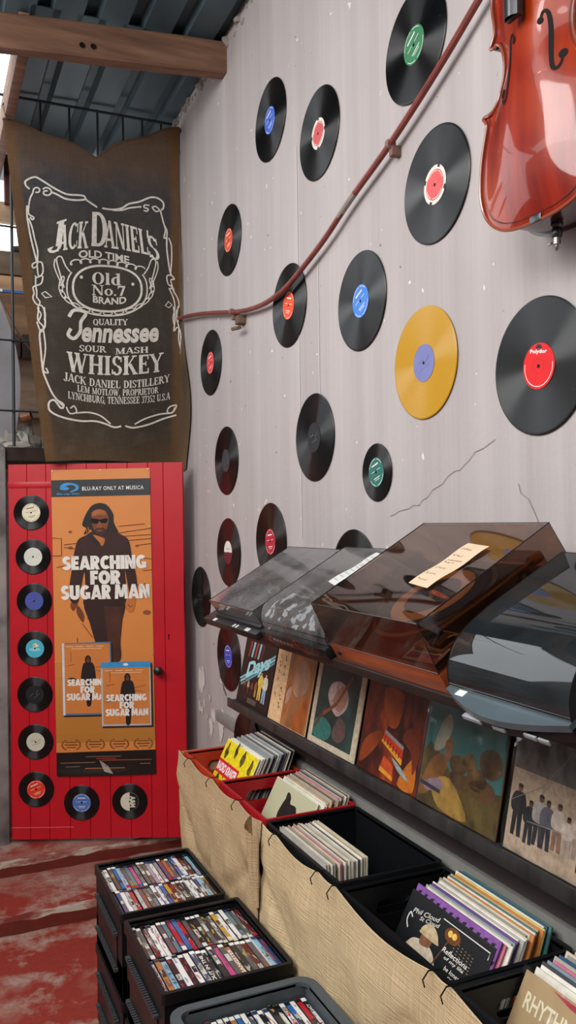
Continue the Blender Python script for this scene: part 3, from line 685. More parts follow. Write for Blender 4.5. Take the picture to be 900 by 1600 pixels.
def on_wall(y, z, off=.004): return frame((WALLX-off, y, z), (0, -1, 0), (0, 0, 1), (-1, 0, 0))
G12 = 'records on the plaster wall'
for y, z, dia, col, style, vin, lab, sp in (
    (2.920, 3.215, .301, '#3f66c4', '', None, 'black record with a blue label, highest at the left beside the roof end', .3),
    (2.503, 2.983, .301, '#c8585a', 'ringed', None, 'black record with a pink-red label in a white dashed ring, near the roof', .2),
    (1.910, 2.968, .301, '#3a7a55', '', None, 'black record with a green label at the picture top behind the red pipe', .5),
    (1.821, 2.553, .301, '#d8595a', 'ringed', None, 'large black record with a red-pink label in a white ring, left of the varnished cello', -.2),
    (3.399, 2.905, .301, '#d8502e', '', None, 'black record with an orange-red label above the left bend of the red pipe', .1),
    (2.770, 2.467, .301, '#e2502a', '', None, 'black record with an orange label overlapped by the red pipe', -.3),
    (2.229, 2.349, .301, '#3f7fd6', '', None, 'black record with a bright blue label between the red pipe and the yellow record', .4),
    (1.887, 2.098, .301, '#7478ae', 'plain', VINYL_YEL, 'bright yellow record with a lilac label in the middle of the plaster wall', .2),
    (1.436, 2.010, .301, '#d8141c', 'wordmark', None, 'black record with a bright red lettered label at the right edge of the picture', -.15),
    (3.667, 2.419, .301, '#d84848', '', None, 'black record with a small red label just right of the hanging bag', .2),
    (2.572, 1.965, .301, '#25272b', 'plain', None, 'black record with a dark grey label, alone below the bright blue one', .1),
    (3.473, 1.950, .301, '#3c3f43', 'plain', VINYL_RED, 'black record with a scuffed grey label at door-top height', .5),
    (2.150, 1.820, .172, '#2f6d63', '', None, 'small seven-inch record with a dark green label on the plaster wall', .3),
    (3.460, 1.545, .301, '#e6e0da', 'half', VINYL_RED, 'dark record with a half white label left of the first turntable', .0),
    (2.975, 1.600, .301, '#b22a3c', '', VINYL_RED, 'dark record with a crimson label rising behind the leftmost turntable', .1),
    (2.300, 1.500, .301, '#cfd3d8', '', None, 'black record mostly hidden behind the middle turntables', .2),
    (3.864, 1.319, .290, '#111214', 'plain', None, 'plain black record nearest the dark gap beside the red door', .0),
    (3.477, 1.085, .301, '#4b50c0', '', VINYL_RED, 'dark record with a blue label left of the album ledge', .1),
    (3.215, .745, .301, '#141214', 'plain', VINYL_RED, 'dark record half hidden behind the orange crate', .1)):
    record(on_wall(y, z, .024 if z < .8 else .004), dia, col, lab, style, vin, G12, sp)
G7 = 'seven-inch records on the red door'
for u, z, col, style, lab, sp in (
    (.113, 1.738, '#e8e0c4', '', 'seven-inch record with a cream label, topmost on the red door', .2),
    (.120, 1.523, '#d8dccf', '', 'seven-inch record with a pale green-white label, second from the top of the red door', .0),
    (.123, 1.308, '#4a56a4', 'plain', 'seven-inch record with a violet-blue label, third down the left side of the red door', .3),
    (.124, 1.077, '#4fb4cc', 'picture', 'seven-inch record with a sky-blue picture label on the red door', .0),
    (.121, .854, '#1b1d20', 'plain', 'seven-inch record with a black label on the red door', .6),
    (.122, .624, '#c9c6b2', 'plain', 'seven-inch record with a grey-cream label, second lowest on the left of the red door', .1),
    (.122, .394, '#dd3a22', '', 'seven-inch record with an orange-red label, lowest at the left of the red door', .4),
    (.342, .326, '#4f74b6', '', 'seven-inch record with a blue label at the bottom of the red door under the poster', .0),
    (.575, .329, '#d9d4be', 'block', 'seven-inch record with a cream and black lettered label, bottom right on the red door', .0)):
    record(DM @ T(u, z-DO.z, .003), .172, col, lab, style, None, G7, sp)

# ------------------------------------------------------------------ film poster
PX = .481/154.0                                            # poster metres per layout unit
PM = DM @ T(.212, 1.944-DO.z, .0035) @ Rz(R(.45))
poster = thing('film_poster', PM, 'tall orange film poster with white capitals and a dark walking figure on the red door', 'poster')
OR1 = ramp_mat('poster_orange', [(.3, '#cf7f3c'), (.6, '#dd8b48'), (.8, '#e2985a')], .9, (1, 1, 1), rough=.38, coat=.25)
OR2 = mat('#b97c33', .4, .4, var=.06, nscale=4); INK = mat('#1e1413', .5); INK2 = mat('#2f1813', .5, var=.25, nscale=9); SHIRT = mat('#32150f', .5, var=.3, nscale=7); SKIN = mat('#7c3f1f', .5, var=.2, nscale=12); SKIN2 = mat('#c0702f', .5)
WHT = mat('#ece6de', .5); BLU = mat('#3a93cc', .4); CHAR = mat('#2b2e31', .4); LGT = mat('#cfd3d4', .4)
def P2(pts): return [(x*PX, -y*PX) for x, y in pts]
sh = MB(); W0, H0 = 154, 476
def bend(x, y, z): return (x, y, z+.0015*math.sin(x*11)*math.sin(y*5)+.004*math.exp(-((y+1.485)/.03)**2)*(1+math.sin(x*9)))
sh.grid(lambda u, v: (u*W0*PX, -(1-v)*H0*PX, 0), 24, 90, OR1)
sh.map(bend).build('printed_sheet', poster)
pr = MB()
def pp(pts, z, m, sm=True, n=5): pr.poly(P2(spline(pts, n, True)[:] if sm else pts), z*.0004+.0008, m)
def ps(pts, w, z, m): pr.stroke(P2(pts), w*PX, z*.0004+.0008, m)
def pt(body, x0, x1, y0, y1, z, m, bold=.02, fnt=sans, shear=0, sp=1.0):
    put_text(pr, fnt(body, bold, sp) if fnt is sans else fnt(body), x0*PX, x1*PX, -y1*PX, -y0*PX, z*.0004+.0008, m, shear=shear)
# orange-brown lower field and black credits block
for k in range(6): pp([(0, 300+k*22), (154, 300+k*22), (154, 424), (0, 424)], .1+k*.1, mat('#%02x%02x%02x' % (206-k*5, 130-k*2, 64-k*3), .4, .4, var=.05, nscale=4), False)
pp([(0, 16), (154, 16), (154, 42), (0, 42)], 1, CHAR, False)
pp([(13, 27), (20, 21), (33, 21), (42, 25), (42, 31), (36, 34), (28, 35), (37, 30), (37, 26), (30, 24), (20, 26)], 2, BLU)
pp([(13, 29), (18, 26), (25, 27), (28, 30), (22, 32), (15, 31)], 2.2, BLU); pt('Blu-ray Disc', 8, 44, 36, 40, 2, BLU, .02, shear=.2)
pt('BLU-RAY ONLY AT MUSICA', 48, 144, 27, 33, 2, WHT, .012, sp=1.12)
# power lines and specks behind the figure
for pts in (((104, 90), (145, 87)), ((100, 101), (154, 94)), ((106, 106), (154, 104)), ((110, 113), (154, 110)), ((0, 106), (14, 107), (14, 134)), ((0, 134), (14, 134)), ((18, 117), (40, 115)), ((18, 121), (36, 124)), ((134, 120), (154, 118)), ((140, 160), (154, 159)), ((128, 182), (150, 180)), ((138, 140), (154, 142)), ((6, 152), (18, 150)), ((36, 262), (36, 290)), ((44, 240), (60, 262))):
    ps(pts, 1.1, 1, mat('#6b3413', .6))
for x, y, r in ((28, 97, 3), (28, 122, 4), (132, 121, 3), (145, 225, 6), (56, 232, 4)): pp(ell(x, y, r, r*.6, 9), 1, mat('#8a4a20', .6))
# the walking figure: legs, shirt, arms, head
pp([(50, 205), (108, 205), (106, 240), (103, 270), (101, 300), (70, 300), (64, 270), (56, 240)], 2, INK2, True)
pp([(80, 206), (106, 206), (104, 246), (100, 300), (86, 300), (82, 250)], 2.5, mat('#4a2616', .5, var=.3, nscale=14))
pp([(66, 96), (52, 103), (40, 110), (34, 128), (29, 158), (25, 185), (27, 205), (38, 207), (44, 180), (49, 160), (50, 190), (48, 212), (80, 214), (112, 210), (112, 160), (116, 180), (120, 196), (130, 192), (130, 170), (124, 140), (119, 112), (106, 102), (92, 95)], 3, SHIRT)
pp([(62, 102), (66, 108), (77, 120), (82, 110), (76, 106)], 3.4, SKIN2); pp([(60, 99), (66, 106), (75, 117), (70, 120), (60, 110)], 3.5, INK)
pp([(30, 205), (26, 212), (30, 220), (34, 216), (38, 208)], 3, SKIN); pp([(38, 212), (47, 226), (45, 238), (36, 224)], 3, mat('#6a3a1c', .6))
pp([(114, 200), (112, 215), (116, 224), (124, 222), (128, 206), (126, 196)], 3, SKIN2); ps([(116, 212), (119, 216), (123, 214)], 1, 3.4, INK2)
pp([(58, 62), (64, 56), (74, 53), (84, 55), (91, 62), (96, 72), (96, 82), (99, 90), (103, 99), (94, 98), (88, 101), (78, 103), (66, 102), (60, 94), (55, 99), (49, 101), (53, 92), (47, 87), (51, 74)], 3.6, INK)
pp([(62, 70), (70, 63), (82, 65), (88, 75), (87, 88), (83, 97), (76, 102), (68, 98), (63, 88)], 3.9, SKIN); pp([(66, 97), (70, 92), (80, 92), (85, 96), (80, 102), (72, 103)], 4.1, mat('#43200f', .6))
pp([(63, 67), (74, 63), (84, 66), (84, 72), (74, 71), (64, 73)], 4.0, mat('#a55c28', .5, var=.2))
pp([(61, 77), (72, 78), (74, 79), (86, 77), (85, 84), (77, 84), (74, 81), (71, 85), (63, 84)], 4.3, mat('#0c0909', .3)); 
pp([(72, 81), (76, 84), (79, 90), (74, 92), (70, 90)], 4.2, mat('#8d4b22', .5)); pp([(69, 94), (75, 93), (79, 95), (77, 99), (71, 99)], 4.2, mat('#48200f', .5)); ps([(70, 96), (78, 96)], .9, 4.4, mat('#b0683c', .5))
ps([(56, 90), (58, 98)], 1.2, 4, SKIN2); ps([(54, 93), (54, 99)], 1, 4, SKIN2)
def title(x0, x1, y0, y1, z):
    h = (y1-y0)/69.0; w = (x1-x0)/138.0
    pt('SEARCHING', x0+3*w, x0+134*w, y0, y0+22*h, z, WHT, fnt=block); pt('FOR', x0+46*w, x0+93*w, y0+23.5*h, y0+45.5*h, z, WHT, fnt=block)
    pt('SUGAR MAN', x0, x1, y0+46*h, y0+69*h, z, WHT, fnt=block)
title(12, 150, 135, 203, 6)
# two printed disc cases
def case(x0, y0, w, h, z, top):
    pp([(x0+1, y0+2), (x0+w+2.5, y0+2), (x0+w+2.5, y0+h+2.5), (x0+1, y0+h+2.5)], z, INK2, False)
    pp([(x0, y0), (x0+w, y0-1), (x0+w, y0+h), (x0, y0+h)], z+.4, mat('#5a7898', .4) if not top else mat('#b9bcc0', .4), False)
    yt = y0+(8 if top else 1.5)
    if top: pp([(x0, y0-1), (x0+w, y0-1), (x0+w, yt), (x0, yt)], z+.8, BLU, False); pp(ell(x0+w*.5, y0+3, 4, 2, 10), z+1, WHT)
    pp([(x0+2.5, yt), (x0+w-2, yt), (x0+w-2, y0+h-2.5), (x0+2.5, y0+h-2.5)], z+.8, mat('#d07f3f', .4, var=.06), False)
    if not top: pp([(x0, y0), (x0+3.5, y0), (x0+3.5, y0+h), (x0, y0+h)], z+1, LGT, False)
    cx = x0+w*.53; s = w/78.0; b = y0+h*.20
    pp([(cx-9*s, b+14*s), (cx-4*s, b+8*s), (cx+5*s, b+8*s), (cx+10*s, b+15*s), (cx+12*s, b+38*s), (cx+6*s, b+40*s), (cx+5*s, b+64*s), (cx+3*s, b+77*s), (cx-3*s, b+77*s), (cx-4*s, b+60*s), (cx-6*s, b+40*s), (cx-12*s, b+36*s)], z+1.2, INK)
    pp(ell(cx, b+4*s, 5*s, 7*s, 14), z+1.3, INK); pp(ell(cx, b+4.5*s, 2.6*s, 4*s, 12), z+1.5, SKIN); ps([(cx-3*s, b+3.4*s), (cx+3*s, b+3.4*s)], 1.5*s, z+1.7, INK)
    for q in range(4): ps([(x0+6+q*16*s, yt+4), (x0+18+q*16*s, yt+4)], .8, z+1.2, mat('#ecd0b0', .5))
    ps([(x0+15, yt+7.5), (x0+w-14, yt+7.5)], .7, z+1.2, mat('#ecd0b0', .5))
    for q, (ax, ay, bx, by) in enumerate(((8, 36, 20, 34), (52, 40, 70, 36), (6, 62, 16, 60), (50, 44, 66, 46), (14, 14, 14, 30))): ps([(x0+ax*s, y0+ay*s), (x0+bx*s, y0+by*s)], .8, z+1.2, mat('#6b3413', .6))
    pp(ell(x0+15*s, y0+58*s, 7*s, 3*s, 9), z+1.2, INK)
    title(x0+5*s+1, x0+w-5*s, y0+h*.50, y0+h*.50+34*s, z+2.5)
case(12, 270, 76, 112, 7, False)
case(72, 302, 77, 98, 11, True)
for k in range(4):                                           # laurel wreaths of festival awards
    cx = 23+k*37.5; gm = mat('#70451b', .6)
    for sgn in (-1, 1):
        for q in range(7):
            t = -50+q*17; px, py = cx+sgn*14*math.cos(R(t)), 428-9*math.sin(R(t)); pp(ell(px, py, 1.7, .9, 8), 2, gm)
    for q, w in enumerate((9, 10, 7)): ps([(cx-w, 424+q*4), (cx+w, 424+q*4)], 1.2 if q != 1 else 1.7, 2, gm)
pp([(0, 440), (154, 438), (154, 476), (0, 476)], 2.2, mat('#1a1512', .4), False)
for k, (a, b, y, c) in enumerate(((45, 100, 447, '#6d5a48'), (6, 60, 456, '#7b6550'), (70, 148, 453, '#9a4a2c'), (62, 92, 450, '#a3301e'), (14, 40, 462, '#66594d'), (44, 106, 465, '#a2572b'), (130, 146, 459, '#7b6550'))): ps([(a, y), (b, y)], 1.3, 3, mat(c, .6))
pp([(66, 452), (80, 462), (88, 474), (74, 470)], 3.2, mat('#9a9086', .4), False)
pr.tri_sub(.035); pr.map(lambda x, y, z: bend(x, y, z+.0006)); pr.build('poster_print', poster, smooth=False)
pn = MB()
for x, y in ((2, 2), (77, 2), (151, 2), (152, 92), (2, 300), (152, 290), (3, 438)): pn.lathe([(.0035, .002), (.003, .0045), (.0003, .005)], mat('#c9c4bb', .4, metal=.6), 10, T(x*PX, -y*PX, 0))
pn.build('thumbtack', poster)
# ================================================================== PRINTED WHISKEY BAG hung on the grille
BO = Vector((.30, 4.10, 1.98))
bag = thing('hanging_bag', BO, 'dark printed jute whiskey bag hung from the iron grille above the red door', 'bag')
def bag_y(x, z):                                              # folds of the cloth, local x 0..1, z 0..1.65
    f = .012*math.sin(9*x+1.2*z)+.007*math.sin(17*x-2.5*z)+.010*math.sin(5.2*z+2*x)
    sag = max(0, z-1.05)
    return f+.05*sag*math.sin(6.5*x+.8)+.035*sag*math.cos(14*(x-.5)*1.0)*math.exp(-((x-.52)/.25)**2)-.02*math.exp(-((z-.66)/.05)**2)*.25
def bag_l(z): t = 1-z/1.63; return .078+.176*t**.92-.012*math.sin(PI*t)
def bag_r(z): return .940-.012*math.sin(PI*z/1.63)+.008*math.sin(7*z)
def bag_top(u):
    l = 1.632-.115*min(1, u/.5)**1.15*1.0; r = 1.517+.205*((u-.5)/.5)**.8 if u > .5 else 0
    base = l if u <= .5 else r
    return base-.012*math.sin(PI*u)**2+.006*math.sin(22*u)
def bag_bot(u): return .0+.012*u+.006*math.sin(6*u)
def bag_f(off):
    def f(u, v):
        z = bag_bot(u)+(bag_top(u)-bag_bot(u))*v; zz = min(1.63, max(0, z))
        x = bag_l(zz)+(bag_r(zz)-bag_l(zz))*u
        return (x, bag_y(x, z)+off, z)
    return f
bm_ = MB(); bm_.grid(bag_f(0), 60, 80, BANNER); bm_.grid(bag_f(.005), 60, 80, BANNER, flip=True); bm_.build('front_cloth', bag)
hm = MB(); rim = [bag_f(.0025)(k/60, 1) for k in range(61)]; hm.tube(rim, .006, mat('#5d4937', .9, .1), 6); hm.build('top_hem', bag)
hm = MB(); rim = [bag_f(.0025)(1, k/40) for k in range(41)]; hm.tube(rim, .005, mat('#5d4a36', .9, .1), 6); hm.build('side_seam', bag)
# the back layer bulging out at the right
BROWNJ = ramp_mat('brown_jute', [(.3, '#4a3a2b'), (.6, '#6b543c'), (.8, '#5a4532')], 6, (1, 1, .4), rough=.9)
def back_f(off):
    def f(u, v):
        z = -.03+1.64*v; bul = .055*math.exp(-((z-.28)/.30)**2)+.012*math.exp(-((z-.95)/.2)**2)
        x = .918+.018*u
        return (x, .022-(.006+2.6*bul)*u+off, z)
    return f
bb = MB(); bb.grid(back_f(0), 12, 50, BROWNJ); bb.grid(back_f(.004), 12, 50, BROWNJ, flip=True); bb.build('back_cloth', bag)
tie = MB(); tie.tube([(.085, .0, 1.62), (.075, .05, 1.70), (.10, .10, 1.76), (.09, .04, 1.66)], .006, mat('#8a7a63', .9), 6); tie.build('tie', bag); tie = MB(); tie.tube([(.93, .0, 1.70), (.95, .05, 1.74), (.96, .08, 1.66), (.94, .03, 1.60)], .012, mat('#2a2a2c', .6), 8)
tie.build('tie', bag)
# the print, laid out flat and then draped over the folds
def BL(x, y): return (.35740-.30+.00313097*x-.0000387911*y, 4.213363-1.98+.00031381*x-.00315943*y)
pb = MB(); BS = .00316
def bs(pts, w=2.6, sm=4, closed=False):
    q = [BL(*p) for p in (spline(pts, sm, closed) if sm else pts)]; pb.stroke(q, w*BS, 0, IVORY, closed=closed)
def bt(body, x0, x1, y0, y1, fnt=serif, bold=.03, warp=None, shear=0, refy=None):
    t = MB(); vf = serif(body) if fnt is serif else sans(body, bold)
    put_text(t, vf, x0, x1, -y1, -y0, 0, IVORY, warp=warp, shear=shear, refy=refy)
    t.tri_sub(9); t.map(lambda x, y, z: BL(x, -y)+(0,))
    o = len(pb.v); k = pb.mi(IVORY); pb.v += t.v; pb.f += [tuple(i+o for i in f) for f in t.f]; pb.m += [k]*len(t.f)
CA = lambda x, y: (20+x/6.43, 270+y/6.43)
CB = lambda x, y: (150+x/6.43, 280+y/6.43)
CC = lambda x, y: (20+x/3.214, 480+y/3.214)
def tr(fn, s, w=2.2, **k): q = [float(t) for t in s.split()]; bs([fn(q[i], q[i+1]) for i in range(0, len(q), 2)], w, **k)
for s, w in (('175 185 140 150 140 105 220 65 280 90 400 170 500 225 560 240 690 245 720 285 830 350', 2.8), ('385 215 430 235 500 275 560 290 640 292 705 282', 2.8),
             ('300 185 330 168 370 185 380 220 350 245 310 235 312 205 345 200', 2.4), ('205 225 215 185 245 168 270 188 258 215 228 215', 2.4), ('205 225 180 280 165 370 165 430 190 452 215 470 200 490 178 465', 2.4),
             ('150 350 150 450 165 560 190 700 240 905', 2.6), ('165 480 195 560 220 680 248 800 245 910', 2.4), ('240 905 200 930 205 965 240 950 250 910 290 920 295 1020 240 1060 225 1040', 2.2),
             ('245 950 255 1040 295 1050 280 1120 225 1140 205 1160 215 1210 205 1260 240 1320 290 1340 320 1420 310 1479', 2.2), ('230 1060 230 1130 240 1200 240 1250 270 1300 250 1360 280 1420 260 1479', 2.2),
             ('320 1200 285 1215 320 1260 380 1255', 1.8)): tr(CA, s, w, **({'closed': True, 'sm': 1} if w == 1.8 else {}))
for s, w in (('45 290 150 295 250 275 320 230 430 205 540 160 620 165 680 210 680 265 655 285', 2.8), ('150 300 250 295 330 270 450 255', 2.6), ('535 240 485 238 480 262 520 275 510 300 475 292', 2.2), ('560 260 600 250 640 288 600 300 562 262', 2.2),
             ('650 290 680 400 705 490 690 570 718 562 722 500 700 450', 2.4), ('720 560 722 700 750 900 770 960', 2.6), ('740 570 770 650 772 800 760 950', 2.4), ('770 960 722 968 732 1050 785 1090 800 1150', 2.2), ('770 958 802 1000 762 1012 780 1090 740 1100', 2.2),
             ('760 1060 795 1130 835 1200 850 1280 818 1350 842 1450', 2.2), ('745 1100 790 1200 805 1300 785 1400 795 1479', 2.2), ('735 1235 700 1280 740 1300 775 1270', 1.8)): tr(CB, s, w, **({'closed': True, 'sm': 1} if w == 1.8 else {}))
for s, w in (('130 0 125 60 150 95 140 120 120 70', 2.2), ('155 0 158 95 135 120 140 200 150 300 165 350 200 430 250 490', 2.6), ('150 100 162 200 152 300 175 320 165 295', 2.2), ('250 490 235 495 205 455 180 465 185 505 240 540 330 565 400 570 450 585 500 608 535 605', 2.8),
             ('310 525 370 525 430 545 482 590', 2.4), ('262 492 280 525 312 520 300 490 282 500', 2.2), ('225 460 250 480 245 500', 2.4), ('556 605 600 617 680 605 760 580 830 565', 2.8), ('605 600 660 575 740 555 808 550 832 515', 2.4), ('832 512 795 520 782 545 808 552 822 525', 2.2),
             ('812 0 820 70 812 130 832 110 848 140 850 250', 2.2), ('838 0 828 60 840 110 838 170 852 230', 2.2)): tr(CC, s, w)
# medallion
E0 = lambda rx, ry, a0, a1, n=40, p=.86: ell(165, 452, rx, ry, n, R(a0), R(a1), p)
pb.stroke([BL(x, 904-y) for x, y in E0(55, 36, 0, 360)], 3.4*BS, 0, IVORY, closed=True)
bs([(x, 904-y) for x, y in E0(64, 43, 150, 390)], 2.2, 0)
for k in range(15):                                          # wreath of leaf links
    t = R(168+k*204/14); cx, cy = 165+73*math.cos(t), 452-41*math.sin(t)-2; a = math.atan2(-41*math.cos(t), -73*math.sin(t))
    lp = [(cx+7.5*math.cos(q)*math.cos(a)-2.6*math.sin(q)*math.sin(a), cy+7.5*math.cos(q)*math.sin(a)+2.6*math.sin(q)*math.cos(a)) for q in [2*PI*j/12 for j in range(12)]]
    pb.stroke([BL(*p) for p in lp], 1.7*BS, 0, IVORY, closed=True)
for sgn in (-1, 1): bs([(165+sgn*68, 452), (165+sgn*74, 430), (165+sgn*79, 408), (165+sgn*72, 404), (165+sgn*66, 418), (165+sgn*59, 428)], 2.0); bs([(165+sgn*72, 446), (165+sgn*82, 420), (165+sgn*81, 407)], 1.8)
lo = []
for k in range(64): t = k/63; lo.append((104+118*t+4.2*math.cos(t*2*PI*8), 409+14*(t-.42)**2*2.2+3.4*math.sin(t*2*PI*8)))
bs(lo, 2.0, 2)
for p in ((123, 436), (206, 444)): pb.poly([BL(p[0]+2.6*math.cos(2*PI*k/12), p[1]+2.6*math.sin(2*PI*k/12)) for k in range(12)][::-1], 0, IVORY)
# lettering: coordinates in layout units, y grows downwards (warp works on (x,-y))
def arch(k, xc, tilt=0): return lambda x, y: (x, y-k*(x-xc)**2+tilt*(x-xc))
def jd(x, y):                                                # tall arched brand lettering, letters shrink towards the ends
    s = 1-.0000165*(x-157)**2; b = -390-.00150*(x-157)**2-(.02)*(x-157); return (x+(y+398)*-.0016*(x-157), b+(y+398)*s*.94)
bt("J", 72, 96, 342, 398, warp=jd, refy=(-.1, 1)); bt("ACK", 84, 134, 352, 398, warp=jd, refy=(0, 1)); bt("D", 139, 166, 336, 394, warp=jd, refy=(0, 1)); bt("ANIEL'", 160, 238, 348, 394, warp=jd, refy=(0, 1)); bt("S", 234, 251, 354, 400, warp=jd, refy=(0, 1))
bt('OLD TIME', 119, 201, 393, 405, sans, .03, warp=arch(.0022, 160, -.05)); bt('Old', 140, 187, 427, 446, refy=(0, 1)); bt('No.7', 139, 194, 447, 463, refy=(0, 1)); bt('BRAND', 141, 195, 466, 477, sans, .03, warp=arch(-.0035, 168))
bt('QUALITY', 141, 197, 500, 511, warp=arch(.0005, 169)); bt('ennessee', 122, 246, 515, 538, sans, .035, shear=.12, warp=lambda x, y: (x, y-.02*(x-180)+.0004*(x-180)**2))
bs([(104, 497), (112, 487), (130, 491), (122, 505), (121, 520), (112, 530), (103, 524), (107, 515)], 5.2)
bt('SOUR', 120, 163, 541, 551, warp=lambda x, y: (x, y-.06*(x-140))); bt('MASH', 177, 230, 545, 555, warp=lambda x, y: (x, y+.02*(x-204)))
bt('WHISKEY', 101, 256, 558, 588, warp=lambda x, y: (x, y+.0011*(x-178)**2-.035*(x-178)), refy=(0, 1))
bt('JACK DANIEL DISTILLERY', 97, 267, 597, 609, warp=lambda x, y: (x, y+.0017*(x-190)**2-.03*(x-190)), refy=(0, 1)); bt('LEM MOTLOW, PROPRIETOR', 118, 248, 611, 621, warp=lambda x, y: (x, y+.0014*(x-195)**2-.03*(x-195)), refy=(0, 1))
bt('LYNCHBURG, TENNESSEE 37352 U.S.A', 104, 268, 623, 634, warp=lambda x, y: (x, y+.0013*(x-200)**2-.02*(x-200)), refy=(0, 1))
pb.tri_sub(.03)
pb.map(lambda x, z, _: (x, bag_y(x, z)-.0035, z)); pb.build('print', bag, smooth=False)

# ================================================================== RED CONDUIT PIPE
PIPE = mat('#7b3a33', .45, .4, var=.3, nscale=20, name='red_oxide_pipe')
pp3 = [(1.215, 4.09, 2.72), (1.215, 3.80, 2.672), (1.215, 3.559, 2.623), (1.215, 3.23, 2.551), (1.215, 3.015, 2.519), (1.215, 2.86, 2.513), (1.215, 2.705, 2.527), (1.215, 2.443, 2.590), (1.215, 2.240, 2.661), (1.215, 1.998, 2.733), (1.215, 1.768, 2.821), (1.215, 1.585, 2.904), (1.215, 1.40, 2.99)]
pipe = thing('conduit_pipe', pp3[3], 'thin red-painted pipe sweeping up across the plaster wall past the records', 'pipe')
o0 = Vector(pp3[3]); MB().tube([Vector(p)-o0 for p in spline(pp3, 6)], .0095, PIPE, 10).build('tube', pipe)
sl = [Vector(p)-o0 for p in spline([pp3[7], pp3[8], pp3[9]], 8)]; MB().tube(sl[5:10], .0102, mat('#8c837e', .6, .3), 10).build('bare_sleeve', pipe)
for nm, p in (('clamp', (1.215, 2.0, 2.732)), ('clamp', (1.215, 3.30, 2.567))):
    c_ = MB(); q = Vector(p)-o0; c_.tube([q+Vector((0, -.008, -.003)), q+Vector((0, .008, .003))], .0135, mat('#86625a', .6), 12); c_.box(q.x, WALLX-o0.x, q.y-.009, q.y+.009, q.z-.034, q.z-.004, mat('#77594f', .7), .002)
    c_.build(nm, pipe)
tab = thing('rusty_bracket', (1.225, 3.235, 2.505), 'small rusty bracket sticking out under the pipe near its left bend', 'bracket')
t_ = MB(); RUST = mat('#6a5647', .8, .2, var=.3); t_.box(-.014, .022, -.022, .022, -.004, .03, RUST, .002); t_.build('plate', tab); MB().tube([(-.02, .035, -.018), (-.02, -.05, -.030)], .008, RUST, 8).build('rod', tab)

# ================================================================== CELLO
VARN = NT('cello_varnish'); VARN.set(.35, .15, 0, .55, coat_rough=.05)
co_ = VARN.coord((9, .9, 1)); vn = VARN.ramp(VARN.noise(co_, 3, 5), [(.25, '#5a0e06'), (.5, '#821a08'), (.75, '#9c2a0b')])
vn = VARN.mix(VARN.ramp(VARN.noise(VARN.coord((2.3, 2.3, 2)), 1.6, 2), [(.45, '#000000'), (.62, '#b0b0b0')]), vn, '#b84810')
vn = VARN.mix(VARN.ramp(VARN.noise(VARN.coord((40, 12, 1)), 2.2, 4, .7), [(.70, '#000000'), (.73, '#ffffff')]), vn, '#c98a3c')
VARN.col(vn); VARN = VARN.m
RIBM = ramp_mat('rib_varnish', [(.3, '#2e0d09'), (.7, '#4a150c')], 5, (1, 1, .2), rough=.3, coat=.5)
EBONY = mat('#232428', .28, .6, name='ebony'); PURF = mat('#1d0d08', .5)
CS = .592
CM = frame((1.100, 1.271, 2.254), Matrix.Rotation(R(2.4), 3, 'X') @ Vector((0, -1, 0)), Matrix.Rotation(R(2.4), 3, 'X') @ Vector((-.012, 0, 1)), (-1, -.03, -.012))
half = [(0, 0), (.06, .001), (.12, .007), (.18, .024), (.235, .060), (.273, .112), (.290, .172), (.291, .232), (.284, .295), (.271, .352), (.257, .402), (.262, .425), (.276, .443), (.262, .447), (.240, .444), (.205, .462), (.175, .508), (.162, .558), (.164, .608), (.180, .652), (.200, .672), (.216, .668), (.238, .674), (.228, .692), (.216, .714), (.218, .755), (.228, .805), (.224, .862), (.196, .925), (.14, .972), (.07, .995), (0, 1.0)]
hs = [(p[0]*CS, p[1]*CS) for p in spline(half, 3)]
outline = [(x, y) for x, y in hs]+[(-x, y) for x, y in reversed(hs[1:-1])]
def arch_z(x, y, hw):
    l = y/CS; w_ = .278-.098*math.exp(-((l-.56)/.15)**2)-.055*max(0, min(1, (l-.5)/.3)); q = min(1.0, abs(x)/(w_*CS)); s = min(1, max(0, min(y, CS-y)/(CS*.24)))
    return .032*(1-q**2)**1.35*(s*(2-s))
cello = thing('cello', CM, 'glossy red-brown small cello body hung on the wall at the top right corner', 'cello')
ov = 1.0
pl_ = MB(); rows = []
for x, y in hs: rows.append((max(x, .0005), y))
nu = 22; vs = []; 
for hw, y in rows:
    for k in range(nu+1):
        u = -1+2*k/nu; u = math.copysign(abs(u)**.75, u); vs.append((u*hw, y, arch_z(u*hw, y, hw)))
fs = [(j*(nu+1)+i, j*(nu+1)+i+1, (j+1)*(nu+1)+i+1, (j+1)*(nu+1)+i) for j in range(len(rows)-1) for i in range(nu)]
pl_.add(vs, fs, VARN)
n_ = len(outline); edge_v = [(x, y, .0035) for x, y in outline]+[(x, y, -.0045) for x, y in outline]
pl_.add(edge_v, [(n_+i, n_+(i+1) % n_, (i+1) % n_, i) for i in range(n_)], mat('#7a2a16', .3, .5, 0, .5)); pl_.poly(outline, -.0045, RIBM)
pl_.build('top_plate', cello, ang=50)
be = MB(); be.tube([(x, y, .0022) for x, y in outline]+[(outline[0][0], outline[0][1], .0022)], .0036, mat('#8f4630', .25, .5, 0, .6), 8); be.build('edge_bead', cello)  # raised rim in paler varnish; the edge highlight is put into its colour
rb = MB(); ins = [(x*.975, .006+y*.978) for x, y in outline]; rb.add([(x, y, -.004) for x, y in ins]+[(x, y, -.094) for x, y in ins], [(n_+i, n_+(i+1) % n_, (i+1) % n_, i) for i in range(n_)], RIBM); rb.build('ribs', cello, ang=50)
MB().ext(outline, -.102, -.094, RIBM).build('back_plate', cello, ang=50)
def top_z(x, y):
    hw = next((h[0] for h in hs if h[1] >= y and h[0] > .02), .1); return arch_z(x, y, hw)
pf = MB()
